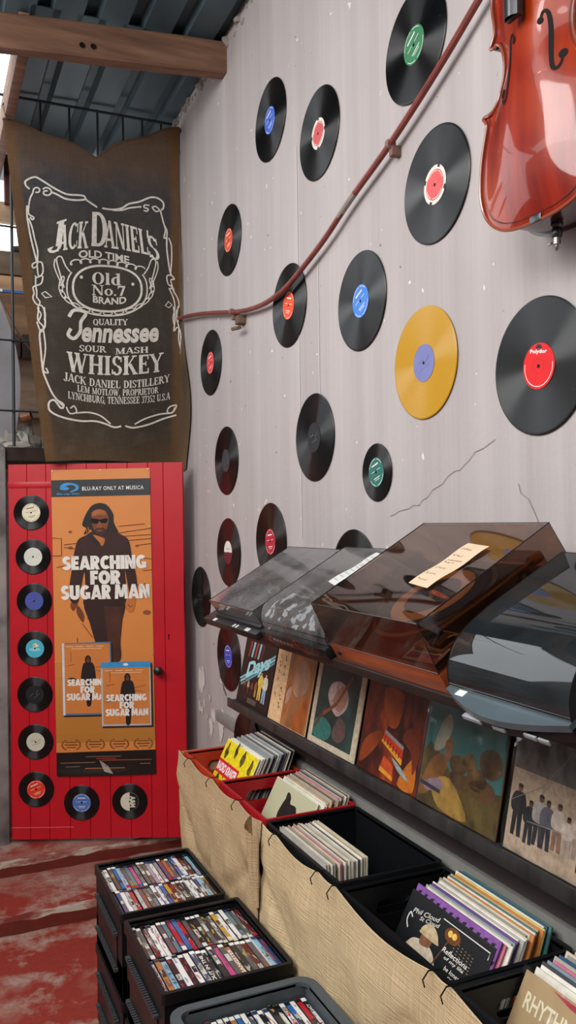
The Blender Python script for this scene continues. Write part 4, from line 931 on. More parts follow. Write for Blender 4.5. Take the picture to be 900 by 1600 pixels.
for inset in (.93, .955):
    q = [(x*inset, .012+y*(.965 if inset < .94 else .974)) for x, y in outline]; pf.stroke(q, .0009, 0, PURF, closed=True)
pf.map(lambda x, y, z: (x, y, top_z(x, y)+.0018)); pf.build('purfling', cello)
for s in (-1, 1):
    fh = MB(); path = spline([(s*.150, .452), (s*.146, .424), (s*.132, .412), (s*.116, .424), (s*.108, .470), (s*.104, .520), (s*.100, .575), (s*.092, .606), (s*.076, .612), (s*.066, .588)], 6)
    path = [(p[0]*CS*.95, p[1]*CS+.012) for p in path]; k = len(path)
    for i in range(k-1): 
        wd = .0035+.0055*math.sin(PI*i/(k-1)); fh.stroke(path[i:i+2], wd, 0, BLACKM)
    for p, r in ((path[0], .0085), (path[-1], .0065)): fh.poly(ell(p[0], p[1], r, r, 14), 0, BLACKM)
    fh.map(lambda x, y, z: (x, y, top_z(x, y)+.0014)); fh.build('f_hole', cello)
fb_ = MB(); fb_.add([(-.010+sx*(.019+.0*t), .645*CS+(.55)*t, .062+.012*t+dz) for t in (0, 1) for sx, dz in ((-1, -.004), (-.5, .003), (0, .005), (.5, .003), (1, -.004))], [(i, i+1, 6+i, 5+i) for i in range(4)], EBONY)
fb_.box(-.029, .009, .645*CS, .645*CS+.55, .044, .058, EBONY, .002); fb_.build('fingerboard', cello)
nk = MB(); nk.box(-.016, .016, CS*.96, CS*.96+.22, -.03, .046, RIBM, .008); nk.build('neck', cello)
sd = MB(); sd.box(-.016, .016, -.003, .012, -.002, .006, EBONY, .001); sd.build('saddle', cello)
ep = MB(); EM = T(0, .004, -.049) @ Rx(PI/2); ep.lathe([(.0005, 0), (.012, 0), (.0125, .006), (.0085, .010), (.0105, .016), (.011, .024), (.0085, .030), (.0005, .030)], EBONY, 20, EM); ep.build('end_plug', cello)
ec = MB(); ec.lathe([(.0005, .029), (.0075, .029), (.0075, .043), (.004, .044), (.0035, .052), (.0005, .056)], STEEL, 16, EM); ec.build('end_pin', cello)
es = MB(); es.tube([(.0, -.032, -.049), (-.014, -.034, -.046)], .0022, STEEL, 8); es.box(-.022, -.012, -.037, -.031, -.0475, -.0445, STEEL, .001); es.build('thumb_screw', cello)
hk = MB(); hk.tube([(WALLX+.03, 1.250, 2.98), (1.19, 1.250, 2.985), (1.165, 1.250, 2.995), (1.15, 1.250, 3.02)], .006, STEEL, 8); tag(hk.build('wall_hook'), 'steel hook holding the cello neck above the picture', 'hook')
# ================================================================== UPPER SHELF with four turntables
TH = R(30.14); ct, st_ = math.cos(TH), math.sin(TH)
def slope(y, up=0.0, n=0.0): return frame((.878+ct*up-st_*n, y, CAMZ-.3214+st_*up+ct*n), (0, -1, 0), (ct, 0, st_), (-st_, 0, ct))
us = thing('turntable_shelf', slope(2.70, 0, 0), 'dark brown sloping wall shelf that carries the row of turntables', 'shelf')
b_ = MB(); b_.box(0, 2.0, .008, .418, -.022, -.002, DARKWOOD, .001); b_.build('board', us)
b_ = MB(); b_.box(0, 2.0, -.004, .008, -.026, -.001, mat('#2b2220', .5, .3, name='shelf_lip'), .001); b_.build('front_lip', us)

def lid_shell(w, prof, t, m):
    """thin acrylic cover: prof = [(depth, height)...] from the front edge over the top to the back edge"""
    mb = MB(); n = len(prof)
    def norm(i):
        a = Vector(prof[max(i-1, 0)]); b = Vector(prof[min(i+1, n-1)]); d = (b-a).normalized(); return Vector((d.y, -d.x))
    inn = [(Vector(p)+norm(i)*t) for i, p in enumerate(prof)]
    vs = [(x, p[0], p[1]) for x in (0, w) for p in prof]+[(x, p[0], p[1]) for x in (t, w-t) for p in inn]
    fs = [(n+i, n+i+1, i+1, i) for i in range(n-1)]+[(2*n+i, 2*n+i+1, 3*n+i+1, 3*n+i) for i in range(n-1)]
    mb.add(vs, fs, m)
    for x, s in ((0, 1), (w, -1)):
        out = [(p[0], p[1]) for p in prof]
        M = frame((x, 0, 0), (0, 1, 0), (0, 0, 1), (1, 0, 0))
        mb.ext(out, 0 if s > 0 else -t, t if s > 0 else 0, m, M)
    return mb
def edges(w, prof, m, name, root):
    mb = MB()
    for x in (.0012, w-.0012): mb.tube([(x, p[0], p[1]) for p in prof], .0013, m, 5)
    for i in (0, 1, len(prof)-2): mb.tube([(0, prof[i][0], prof[i][1]), (w, prof[i][0], prof[i][1])], .0011, m, 5)
    return mb.build(name, root)
def platter(root, cx, cy, z, r, mats):
    p = MB(); p.lathe([(.001, z), (r, z), (r+.001, z+.004), (r, z+.014), (r-.004, z+.016), (.001, z+.016)], mats[0], 64, T(cx, cy, 0)); o = p.build('platter', root)
    q = MB(); q.lathe([(.001, z+.0195), (r-.012, z+.0195), (r-.010, z+.016)], mats[1], 64, T(cx, cy, 0)); q.build('rubber_mat', o)
    if mats[2]:
        g = MB(); g.disc(r*.68, z+.0202, mats[2], 64, cx, cy, r0=r*.46); g.build('mat_ring', o)
    s = MB(); s.lathe([(.0035, z+.016), (.0035, z+.032), (.0005, z+.034)], STEEL, 12, T(cx, cy, 0)); s.lathe([(.012, z+.0205), (.009, z+.023), (.003, z+.024)], STEEL, 20, T(cx, cy, 0)); s.build('spindle', o)
def tonearm(root, w, L, z, col):
    a = MB(); a.lathe([(.001, z), (.024, z), (.024, z+.016), (.016, z+.020), (.010, z+.030), (.001, z+.030)], BLACKP, 24, T(w-.055, L-.075, 0))
    a.tube([(w-.055, L-.04, z+.036), (w-.055, L-.075, z+.036), (w-.060, L-.20, z+.034), (w-.078, L-.285, z+.030)], .0038, col, 8)
    a.tube([(w-.055, L-.022, z+.036), (w-.055, L-.050, z+.036)], .012, col, 14); o = a.build('tonearm', root)
    h = MB(); h.box(-.009, .009, -.036, 0, -.004, .006, BLACKP, .0015, T(w-.079, L-.283, z+.028) @ Rz(R(-18))); h.build('headshell', o)

SMOKE_EDGE = mat('#1a1819', .25, .5, name='lid_edge')
# --- first (leftmost) turntable: flat grey lid, black plinth
w1, L1 = .385, .345
t1 = thing('turntable', slope(2.545), 'black turntable under a clear grey lid, leftmost on the sloping shelf', 'turntable', 'turntables on the sloping shelf')
p = MB(); p.box(0, w1, 0, L1, 0, .030, BLACKP, .004); p.box(-.004, w1+.004, -.022, .014, .0, .020, BLACKP, .003); p.build('plinth', t1)
for x, wd in ((.02, .022), (.20, .010), (.225, .010), (.30, .030)): MB().box(x, x+wd, -.021, -.008, .020, .0235, mat('#cdcac6', .4), .001).build('button', t1)
platter(t1, .165, .185, .030, .142, (STEEL, BLACKM, None)); tonearm(t1, w1, L1, .030, mat('#b9b6b2', .3, .5, metal=.7))
pr1 = [(.012, .031), (.006, .078), (L1-.012, .078), (L1-.004, .031)]
lid_shell(w1, pr1, .0028, LID_GREY).build('dust_cover', t1, smooth=False); edges(w1, pr1, SMOKE_EDGE, 'cover_edge', t1)
# --- second turntable: rounded lid, wrapped in plastic film at the front
w2, L2 = .40, .345
t2 = thing('turntable', slope(2.135), 'dark turntable with rounded smoky lid and crumpled film, second from the left', 'turntable', 'turntables on the sloping shelf')
p = MB(); p.box(0, w2, -.012, L2, 0, .030, BLACKP, .005); p.build('plinth', t2)
for k in range(6): MB().box(.085+k*.022, .097+k*.022, -.0135, -.011, .010, .017, mat('#b9b8b6', .3, .5, metal=.4), .001).build('button', t2)
platter(t2, .17, .19, .030, .142, (STEEL, BLACKM, None)); tonearm(t2, w2, L2, .030, mat('#a7a4a0', .3, .5, metal=.7))
pr2 = [(.004, .031), (.006, .050), (.016, .068), (.036, .082), (.062, .088), (L2-.012, .088), (L2-.004, .031)]
lid_shell(w2, pr2, .0028, LID_GREY).build('dust_cover', t2, ang=50); edges(w2, pr2, SMOKE_EDGE, 'cover_edge', t2)
film = MB(); random.seed(21); NU, NV = 34, 16; jit = [[random.uniform(-1, 1) for _ in range(NU+1)] for _ in range(NV+1)]
def film_f(u, v):
    i, j = round(u*NU), round(v*NV); prof = [(-.020, .010), (-.016, .040), (.0, .068), (.03, .090), (.09, .094)]
    t = v*4; k = min(3, int(t)); a, b = prof[k], prof[k+1]; f = t-k
    return (.08+u*(w2-.09), a[0]+(b[0]-a[0])*f-.004-.002*jit[j][i]-.004*math.sin(9*u+5*v), a[1]+(b[1]-a[1])*f+.006+.0022*jit[j][i]+.003*math.sin(23*u-7*v))
film.grid(film_f, NU, NV, WRAP); o = film.build('plastic_film', ang=25); o.matrix_world = slope(2.135); tag(o, 'crumpled clear plastic film over the front of the second turntable', 'plastic film')
# --- third: large walnut turntable with angular brown lid
w3, L3 = .4404, .369
t3 = thing('turntable', slope(1.7088), 'large walnut turntable with angular brown tinted lid in front of the yellow record', 'turntable', 'turntables on the sloping shelf')
WALNUT = ramp_mat('walnut_veneer', [(.3, '#75371d'), (.55, '#9a4d28'), (.75, '#ae6136')], 3, (1, 14, 14), rough=.35, coat=.3)
p = MB(); p.box(0, w3, 0, L3, 0, .046, WALNUT, .0015); p.build('plinth', t3)
p = MB(); p.box(.010, w3-.010, .010, L3-.010, .040, .0475, mat('#1c1614', .4, .5), .001); p.build('deck', t3)
p = MB(); p.lathe([(.001, 0), (.0055, 0), (.0055, .004), (.001, .005)], BLACKP, 16, T(.032, -.0, .026) @ Rx(PI/2)); p.build('socket', t3)
platter(t3, .185, .195, .047, .148, (mat('#6f5a48', .35, .5, metal=.5), mat('#120f0f', .6), mat('#ecc48c', .45, .4, name='tan_mat_ring')))
tonearm(t3, w3, L3, .047, mat('#b08a4e', .3, .5, metal=.7))
p = MB(); random.seed(5); p.box(.30, .40, .045, .105, .048, .058, mat('#8d7c62', .5, .4, var=.3), .003); p.tube([(.37, .06, .062), (.40, .08, .070), (.415, .10, .064)], .0015, STEEL, 6); p.box(.355, .395, .05, .09, .058, .069, mat('#4b3a2c', .5, .4), .003); p.build('start_control', t3)
pr3 = [(.0, .047), (.0077, .150), (L3-.009, .150), (L3-.001, .047)]
lid_shell(w3, pr3, .003, LID_BROWN).build('dust_cover', t3, smooth=False); edges(w3, pr3, SMOKE_EDGE, 'cover_edge', t3)
lf = MB(); lf.box(0, .11, 0, .045, 0, .002, mat('#b9b3ae', .4)); lf.box(.008, .10, .006, .022, .002, .0026, mat('#7a4f78', .4)); lf.box(.01, .09, .026, .034, .002, .0026, mat('#35556a', .4)); lf.box(.05, .108, .002, .012, .0026, .003, mat('#b8636b', .4))
o = lf.build('folded_leaflet'); o.matrix_world = slope(1.7088) @ T(.30, .012, .0485) @ Rx(R(4)) @ Rz(R(3)); tag(o, 'small purple and white leaflet inside the front of the walnut turntable lid', 'leaflet')
# --- fourth: black turntable with a rounded glossy lid and a bowed grey front
w4, L4 = .305, .345
t4 = thing('turntable', slope(1.240), 'black turntable with rounded glossy dark lid and bowed grey front, nearest the camera', 'turntable', 'turntables on the sloping shelf')
SLATE = mat('#4d5b62', .3, .5, coat=.3, name='slate_plastic')
p = MB(); out = [(0, L4)]+[(w4*k/16, -.012-.030*math.sin(PI*k/16)) for k in range(17)]+[(w4, L4)]; p.ext(out, 0, .022, BLACKP); p.build('plinth', t4)
p = MB(); out = [(w4*k/16, .020) for k in range(17)][::-1]; out = [(w4*k/16, -.014-.034*math.sin(PI*k/16)) for k in range(17)]+[(w4, .02), (0, .02)]; p.ext(out, .020, .032, SLATE); p.build('front_panel', t4, ang=40)
p = MB(); p.box(.035, .058, -.022, -.008, .032, .0332, mat('#e6e6e2', .5), .0004); p.build('white_sticker', t4)
for x, wd in ((.07, .05), (.15, .03), (.22, .028), (.252, .024)): MB().box(x, x+wd, -.0455 if x < .2 else -.040, -.036, .006, .014, mat('#8d9296', .3, .5), .001).build('button', t4)
platter(t4, .15, .19, .022, .135, (STEEL, BLACKM, None)); tonearm(t4, w4, L4, .022, BLACKP)
pr4 = [(-.006, .033), (.000, .050), (.012, .068), (.034, .086), (.062, .098), (.095, .104), (.14, .106), (L4-.012, .100), (L4-.002, .028)]
pr4 = spline(pr4[:7], 3)+pr4[7:]
lid_shell(w4, pr4, .003, LID_DARK).build('dust_cover', t4, ang=60); edges(w4, pr4, SMOKE_EDGE, 'cover_edge', t4)
# --- handwritten price notes lying on the lids
NOTEINK = mat('#3a3230', .7, .1, name='pen_ink')
def note(M, w, h, col, seed, label, rows):
    random.seed(seed); root = thing('paper_note', M, label, 'note'); f = lambda x, y: .0012+.005*(x/w)**2*(1 if seed % 2 else .3)+.0015*math.sin(9*y/h)
    mb = MB(); mb.grid(lambda u, v: (u*w, v*h, f(u*w, v*h)), 10, 14, mat(col, .8, .1, var=.04)); mb.build('sheet', root)
    ink = MB()
    for k in range(rows):
        y = h*(.86-.74*k/max(1, rows-1)); x = w*.12; q = []
        while x < w*random.uniform(.62, .9): q.append((x, y+random.uniform(-1, 1)*h*.022)); x += w*.028
        for i in range(0, len(q)-5, 6): ink.stroke(q[i:i+5], .0011, 0, NOTEINK)
    ink.stroke([(w*.15, h*.60), (w*.8, h*.615)], .001, 0, NOTEINK)
    ink.map(lambda x, y, z: (x, y, f(x, y)+.0008)); ink.build('handwriting', root, smooth=False)
note(slope(1.7088) @ T(.262, .120, .1515) @ Rz(R(-8)), .085, .155, '#d8bfa3', 4, 'tan handwritten price note lying on the walnut turntable lid', 6)
note(slope(2.135) @ T(.185, .165, .0895) @ Rz(R(-14)), .075, .15, '#cfcfcd', 7, 'white handwritten note lying on the second turntable lid', 8)

# ================================================================== ALBUM LEDGE under the turntables
LZ = .974
ledge = thing('album_ledge', (1.13, 3.13, LZ), 'narrow worn black ledge holding the upright albums under the turntables', 'shelf')
b_ = MB(); b_.box(-.012, WALLX-1.13+.004, -2.5, 0, -.018, 0, GREYBOARD, .002); b_.build('board', ledge)
b_ = MB(); b_.box(-.022, -.012, -2.5, .0, -.026, .008, GREYBOARD, .002); b_.build('front_lip', ledge)
ALB = .315
def lean(y, x=1.134, ang=12.0): a = R(ang); return frame((x, y, LZ+.002), (0, -1, 0), (math.sin(a), 0, math.cos(a)), (-math.cos(a), 0, math.sin(a)))
def album(M, label, edge, size=ALB, th=.0045, group='albums on the ledge', name='record_album'):
    root = thing(name, M, label, 'album', group)
    MB().box(0, size, 0, size, -th, 0, mat(edge, .6, .3), .0012).build('sleeve', root); return root
class Art:
    """printed cover art: coordinates run 0..100 across and 0..100 up"""
    def __init__(s, root, size=ALB, top=0.0, sc_=.78): s.r = root; s.k = size/100; s.m = MB(); s.a, s.b = (sc_, 0) if not top else (top, 100-100*top)
    def z(s, l): return .0004+l*.00022
    def p(s, pts, l, m, sm=True, n=4): s.m.poly([(x*s.k, (y*s.a+s.b)*s.k if l else y*s.k) for x, y, *_ in (spline(pts, n, True) if sm else pts)], s.z(l), mat(m, .45, var=.3, nscale=70) if isinstance(m, str) else m); return s
    def st(s, pts, w, l, m, sm=0): s.m.stroke([(p[0]*s.k, (p[1]*s.a+s.b)*s.k) for p in (spline(pts, sm) if sm else pts)], w*s.k, s.z(l), mat(m, .5) if isinstance(m, str) else m); return s
    def t(s, body, x0, x1, y0, y1, l, m, bold=.02, shear=0, warp=None, rot=0):
        y0 = y0*s.a+s.b; y1 = y1*s.a+s.b
        put_text(s.m, sans(body, bold), x0*s.k, x1*s.k, y0*s.k, y1*s.k, s.z(l), mat(m, .5), shear=shear, warp=warp, M=(T((x0+x1)/2*s.k, (y0+y1)/2*s.k, 0) @ Rz(rot) @ T(-(x0+x1)/2*s.k, -(y0+y1)/2*s.k, 0)) if rot else None)
        return s
    def done(s): return s.m.build('front_cover', s.r, smooth=False)
def full(a, m): return a.p([(.8, .8), (99.2, .8), (99.2, 99.2), (.8, 99.2)], 0, m, False)
def person(a, x, y, h, coat, legs, skin, l=2, lean_=0):
    w = h*.13
    a.p([(x-w*.8, y), (x-w*.2, y), (x, y+h*.42), (x+w*.3, y), (x+w*.95, y), (x+w*.8, y+h*.5), (x-w*.8, y+h*.5)], l, legs, False)
    a.p([(x-w, y+h*.46), (x-w*1.3, y+h*.66), (x-w*.8, y+h*.82), (x+lean_, y+h*.85), (x+w*.9, y+h*.81), (x+w*1.3, y+h*.62), (x+w*.9, y+h*.45)], l+.5, coat)
    a.p(ell(x+lean_, y+h*.92, h*.055, h*.075, 12), l+1, skin, False); a.p(ell(x+lean_*.8, y+h*.96, h*.055, h*.04, 10), l+1.3, '#1c1614', False)
random.seed(8)
# 1 neon lettering
a1 = album(lean(3.10), 'dark album with pale blue neon-style lettering, leftmost on the album ledge', '#3a2420'); A = full(Art(a1), '#241614')
for k in range(5): A.p([(18+k*10, 98), (24+k*10, 98), (20+k*10, 74), (15+k*10, 74)], 1, ('#8a3226', '#86aebf', '#9d3a30', '#86aebf', '#5c2a24')[k], False)
for k in range(3): A.st([(2+3*k, 36-k*4), (60, 66-k*5), (98, 88-k*5)], 2.6, 1.5, ('#7fb3bd', '#93c7cf', '#5f9aa6')[k])
A.t('Days', 18, 84, 46, 76, 3, '#9fd0d6', .035, shear=.2, warp=lambda x, y: (x, y+.30*(x-.16)))
for x, y, h, c1, c2 in ((20, 20, 20, '#7a4a32', '#4a2c22'), (32, 18, 22, '#b0907c', '#5f3a2c'), (44, 18, 20, '#6e3d2a', '#3f2620'), (56, 18, 24, '#8a5a2c', '#b98a35'), (68, 16, 44, '#d8b64c', '#d6b04c'), (82, 14, 46, '#c9bfae', '#8fa4c0')): person(A, x, y, h, c1, c2, '#c08b62')
for k in range(4): A.st([(36, 12-2*k), (64, 12-2*k)], .7, 2, '#7a6a5c')
A.done()
# 2 peach strip and brown painting
PAINT2 = ramp_mat('brown_cover_painting', [(.28, '#47302e'), (.42, '#8a5a3c'), (.55, '#a96a3a'), (.68, '#7c4028'), (.8, '#b99a86')], 8, (1, .7, 1), 6, rnd=True)
a2 = album(lean(2.775), 'album with a peach strip of slanted letters beside a brown painted figure', '#d9b98f'); A = full(Art(a2), PAINT2)
A.p([(.8, .8), (36, .8), (36, 126), (.8, 126)], 1, '#dcb285', False)
for k, ch_ in enumerate('WHAT A'): 
    if ch_ != ' ': A.t(ch_, 8, 14, 90-k*11, 94-k*11, 2, '#3a2a22', .03, rot=R(-60))
for k, ch_ in enumerate('DAY FUN'): 
    if ch_ != ' ': A.t(ch_, 22, 28, 88-k*11, 92-k*11, 2, '#3a2a22', .03, rot=R(-60))
A.p([(52, 58), (60, 88), (76, 96), (90, 82), (90, 62), (78, 48), (62, 46)], 1.5, ramp_mat('tan_paint', [(.3, '#8d6350'), (.7, '#b9906f')], 12)); A.p([(42, 30), (52, 44), (50, 56), (40, 46)], 1.6, '#b58a74')
A.p([(60, 4), (74, 30), (92, 50), (97, 30), (90, 4)], 1.5, ramp_mat('orange_drape', [(.3, '#7a3a1c'), (.6, '#a85a25'), (.8, '#c07a3a')], 14)); A.done()
# 3 cream frame, pale bloom on teal
a3 = album(lean(2.44), 'album with a cream border around a dark teal picture of a pink shape', '#cdbfa6'); A = full(Art(a3), '#c3b49b')
A.p([(9, 8), (91, 8), (91, 124), (9, 124)], 1, ramp_mat('teal_photo', [(.3, '#1d1c1c'), (.5, '#2a3836'), (.7, '#2f5d57')], 5, (1, 1, 1), 4), False)
A.p([(30, 66), (34, 80), (50, 86), (64, 82), (72, 70), (70, 56), (56, 44), (44, 48), (34, 58)], 2, '#b99a92'); A.p([(42, 60), (56, 82), (68, 78), (70, 66), (58, 50)], 2.2, '#a6786a'); A.p([(30, 66), (36, 80), (46, 84), (40, 60)], 2.3, '#c9b1aa')
A.st([(26, 40), (50, 58), (74, 96)], 4, 2.4, '#7d4a35'); A.p([(50, 20), (58, 42), (72, 40), (76, 24), (64, 14)], 2, '#5b4644'); A.st([(30, 50), (12, 20)], 4, 1.6, '#5a3a30'); A.p([(12, 10), (40, 10), (48, 26), (30, 36), (12, 30)], 1.5, '#2f6a62'); A.done()
# 4 flames
FIRE = ramp_mat('fire_painting', [(.30, '#160d0d'), (.45, '#3f1710'), (.55, '#7a2a12'), (.64, '#a84a1a'), (.72, '#3a1c16')], 6, (1.6, .8, 1), 6)
a4 = album(lean(2.110), 'dark album painted with orange flames and a red-yellow title, in the ledge middle', '#2a1c1a'); A = full(Art(a4), FIRE)
A.p([(30, 98), (34, 70), (46, 58), (58, 62), (62, 84), (58, 98)], 1, ramp_mat('ember', [(.3, '#7a2610'), (.7, '#b5561c')], 12)); A.p([(4, 8), (8, 34), (30, 50), (36, 44), (20, 20)], 1, ramp_mat('ember', [(.3, '#6b2410'), (.7, '#a04a18')], 12)); A.p([(70, 4), (82, 30), (92, 34), (94, 4)], 1, '#b8661f'); A.p([(68, 52), (84, 40), (90, 20), (96, 46), (80, 66)], 1.1, '#6b2c14')
A.p([(36, 40), (40, 52), (72, 40), (72, 26)], 2, '#c23a1a', False); A.p([(36, 40), (38, 43), (72, 30), (72, 24)], 2.3, '#d99a2e', False); A.st([(40, 52), (72, 42)], 3, 2.4, '#8d8a84'); A.p([(44, 26), (60, 20), (62, 6), (40, 12)], 2, '#c04a20', False); A.p([(40, 14), (62, 8), (62, 4), (39, 9)], 2.3, '#cf8a2c', False)
for k in range(6): A.st([(41+5*k, 40-2*k), (42+5*k, 47-2*k)], 1.2, 2.6, '#5a1410')
A.p([(56, 28), (72, 22), (86, 12), (70, 16)], 2.8, '#8f9a94'); A.done()
# 5 landscape with boulders
a5 = album(lean(1.795), 'album with a teal sky over boulders and straw field, right of the flame album', '#6a4630'); A = full(Art(a5), ramp_mat('teal_sky_print', [(.3, '#356a6a'), (.7, '#4f8d88')], 2))
A.p([(1, 1), (99, 1), (99, 40), (80, 36), (60, 44), (40, 40), (20, 56), (8, 62), (1, 50)], 1, ramp_mat('scrub', [(.3, '#2f2a1c'), (.5, '#5b4c28'), (.7, '#7a6638')], 14), False)
for x, y, rx, ry in ((48, 50, 12, 10), (60, 56, 9, 8), (70, 44, 12, 10), (84, 62, 15, 13), (78, 36, 16, 10), (50, 36, 12, 8)): A.p([(x+rx*math.cos(q)*random.uniform(.85, 1.1), y+ry*math.sin(q)*random.uniform(.85, 1.1)) for q in [2*PI*i/9 for i in range(9)]], 1.5, ramp_mat('boulder', [(.3, '#2b211a'), (.55, '#6a4c2c'), (.8, '#9a7a4a')], 11))
A.p([(14, 56), (20, 84), (30, 94), (34, 80), (26, 60)], 2, ramp_mat('rock_spire', [(.3, '#8a8a80'), (.7, '#c2b8a0')], 14)); A.p([(2, 8), (10, 40), (24, 54), (34, 44), (20, 18)], 2, ramp_mat('ochre_rock', [(.3, '#6b4420'), (.7, '#a0703a')], 14)); A.p([(18, 24), (40, 34), (66, 4), (30, 4)], 2.3, ramp_mat('straw', [(.3, '#8a6a2e'), (.7, '#c09a4c')], 20, (1, 1, 1))); A.p([(8, 22), (26, 30), (32, 22), (12, 14)], 2.4, '#8f7a86'); A.st([(2, 20), (30, 18)], 3, 2.5, '#3a2c40')
A.p([(28, 66), (36, 72), (38, 56), (31, 48)], 2.2, '#8a5c34'); A.done()
# 6 group photograph
a6 = album(lean(1.455), 'album with a standing group of people on cream under grey, rightmost on the ledge', '#a79f90'); A = full(Art(a6), '#b9a48e')
A.p([(.8, 127), (99.2, 127), (99.2, 70), (.8, 70)], 1, '#6d6560', False); A.p([(84, 97), (99, 97), (99, 80), (90, 82)], 1.4, '#3a7a96')
for x, y, h, c1, c2 in ((10, 14, 44, '#2c2a2c', '#26262a'), (22, 12, 36, '#2e3136', '#2a2e36'), (31, 14, 42, '#a9a2a0', '#2e3038'), (38, 14, 40, '#5c5a66', '#30313a'), (48, 17, 38, '#c0b2a4', '#8a6a58'), (57, 16, 32, '#c9bcae', '#a89a8e'), (66, 18, 36, '#c9b9aa', '#9a8c80'), (72, 10, 46, '#8f7f78', '#1c1d22'), (77, 12, 40, '#26262a', '#1f2026'), (86, 16, 34, '#d0bfb0', '#8a6c60'), (93, 10, 36, '#3c3a42', '#50505a')):
    person(A, x, y, h, c1, c2, random.choice(('#6b4230', '#7d4e38', '#5a3626')), 2+x*.02)
for pts in ([(0, 40), (30, 62), (50, 92)], [(20, 30), (60, 34), (99, 24)], [(30, 56), (44, 80), (52, 98)]): A.st(pts, .35, 5, '#a5a099')
A.done()
wr = MB(); wr.grid(lambda u, v: (u*ALB, v*ALB, .006+.004*math.sin(13*u+7*v)*math.sin(9*v)+.002*math.sin(31*u+11*v)), 24, 24, WRAP); wr.build('plastic_wrap', a6)
wr = MB(); wr.grid(lambda u, v: (u*ALB, v*ALB, .0062+.003*math.sin(11*u+9*v)*math.sin(7*v)), 20, 20, WRAP); wr.build('plastic_wrap', a5)
# sleeves leaning behind the front ones
for y, col, lab in ((3.065, '#2b1a16', 'brown-edged sleeve peeking out behind the neon-lettered album'), (2.745, '#6d4a34', 'brown sleeve just behind the album with the peach strip'), (2.385, '#0e0d0e', 'black sleeve behind the cream-bordered album'), (2.050, '#0f0e10', 'black sleeve behind the flame album'), (1.735, '#120f0e', 'black sleeve behind the boulder landscape album')):
    album(lean(y, 1.147, 11.0), lab, col, .312, .006, 'sleeves behind the ledge albums', 'record_sleeve')
# ================================================================== LP CRATES along the wall
CZ = .81; CH = .29; CB0 = CZ-CH
bn = thing('low_bench', (1.05, 2.0, 0), 'plain dark bench under the record crates, hidden behind the burlap', 'bench')
b_ = MB(); b_.box(-.14, .15, -1.22, 1.10, CB0-.03, CB0-.002, DARKWOOD, .003); b_.build('top', bn)
for y in (-1.15, -.05, 1.03):
    for x in (-.115, .125): MB().box(x-.02, x+.02, y-.02, y+.02, 0, CB0-.03, DARKWOOD, .003).build('leg', bn)
def crate(name, x0, x1, y0, y1, z1, h, col, label, rim=.007, t=.004, r=.012, handle='y', group=None, ribs=True, cat='crate', rough=.45, floor=.005):
    """open plastic box: floor, walls, turned-out rim, hand holes in the end walls"""
    m = mat(col, rough, .4, var=.12, nscale=22, bump=.04)
    cx, cy = (x0+x1)/2, (y0+y1)/2; w, d = x1-x0-2*rim, y1-y0-2*rim
    root = thing(name, (cx, cy, z1-h), label, cat, group)
    MB().box(-w/2, w/2, -d/2, d/2, 0, floor, m, .001).build('base', root)
    for s in (-1, 1):
        mb = MB(); hole = [rrect(-.055, .055, h-.082, h-.045, .018)] if handle else []
        M = frame((0, s*d/2-(t if s > 0 else 0), 0), (1, 0, 0), (0, 0, 1), (0, -1, 0)) @ T(0, 0, -t)
        mb.ext([(-w/2, 0), (w/2, 0), (w/2, h-.004), (-w/2, h-.004)], 0, t, m, M, hole); mb.build('end_wall', root, smooth=False)
        mb = MB(); mb.box(s*w/2-(t if s > 0 else 0), s*w/2+(t if s < 0 else 0), -d/2+t, d/2-t, 0, h-.004, m)
        if ribs:
            k = int(d/.055)
            for i in range(1, k): yy = -d/2+d*i/k; mb.box(s*w/2-(.0 if s > 0 else .004), s*w/2+(.004 if s > 0 else 0), yy-.003, yy+.003, .01, h-.03, m)
        mb.build('side_wall', root, smooth=False)
    o_, i_ = rrect(x0-cx, x1-cx, y0-cy, y1-cy, r), rrect(-w/2+t, w/2-t, -d/2+t, d/2-t, max(.003, r-rim))
    mb = MB(); mb.ext(o_, h-.010, h, m, None, [i_]); i2 = rrect(x0-cx+.003, x1-cx-.003, y0-cy+.003, y1-cy-.003, r*.8); mb.ext(o_, h-.028, h-.010, m, None, [i2]); mb.build('rim', root, ang=40)
    return root
XL, XR = .905, 1.208
crate('record_crate', XL, XR, 2.656, 3.065, CZ, CH, '#b8381c', 'orange-red crate of records farthest along the wall, nearest the red door', rough=.4, floor=.058)
crate('record_crate', XL, XR, 2.245, 2.654, CZ+.003, CH, '#a8151f', 'deep red crate of records between the orange crate and the black ones', rough=.4)
crate('record_crate', XL, XR, 1.785, 2.243, CZ, CH, '#0e1013', 'black crate with slanting thin record tops in its left half, next to the red crate')
crate('record_crate', XL, XR+.002, 1.325, 1.783, CZ-.01, CH-.01, '#0c0e11', 'black crate holding the dark album with white script, third black rim from the door')
crate('record_crate', XL, XR, .87, 1.322, CZ-.012, CH-.012, '#15181b', 'black crate at the bottom right corner of the picture with wrapped albums')
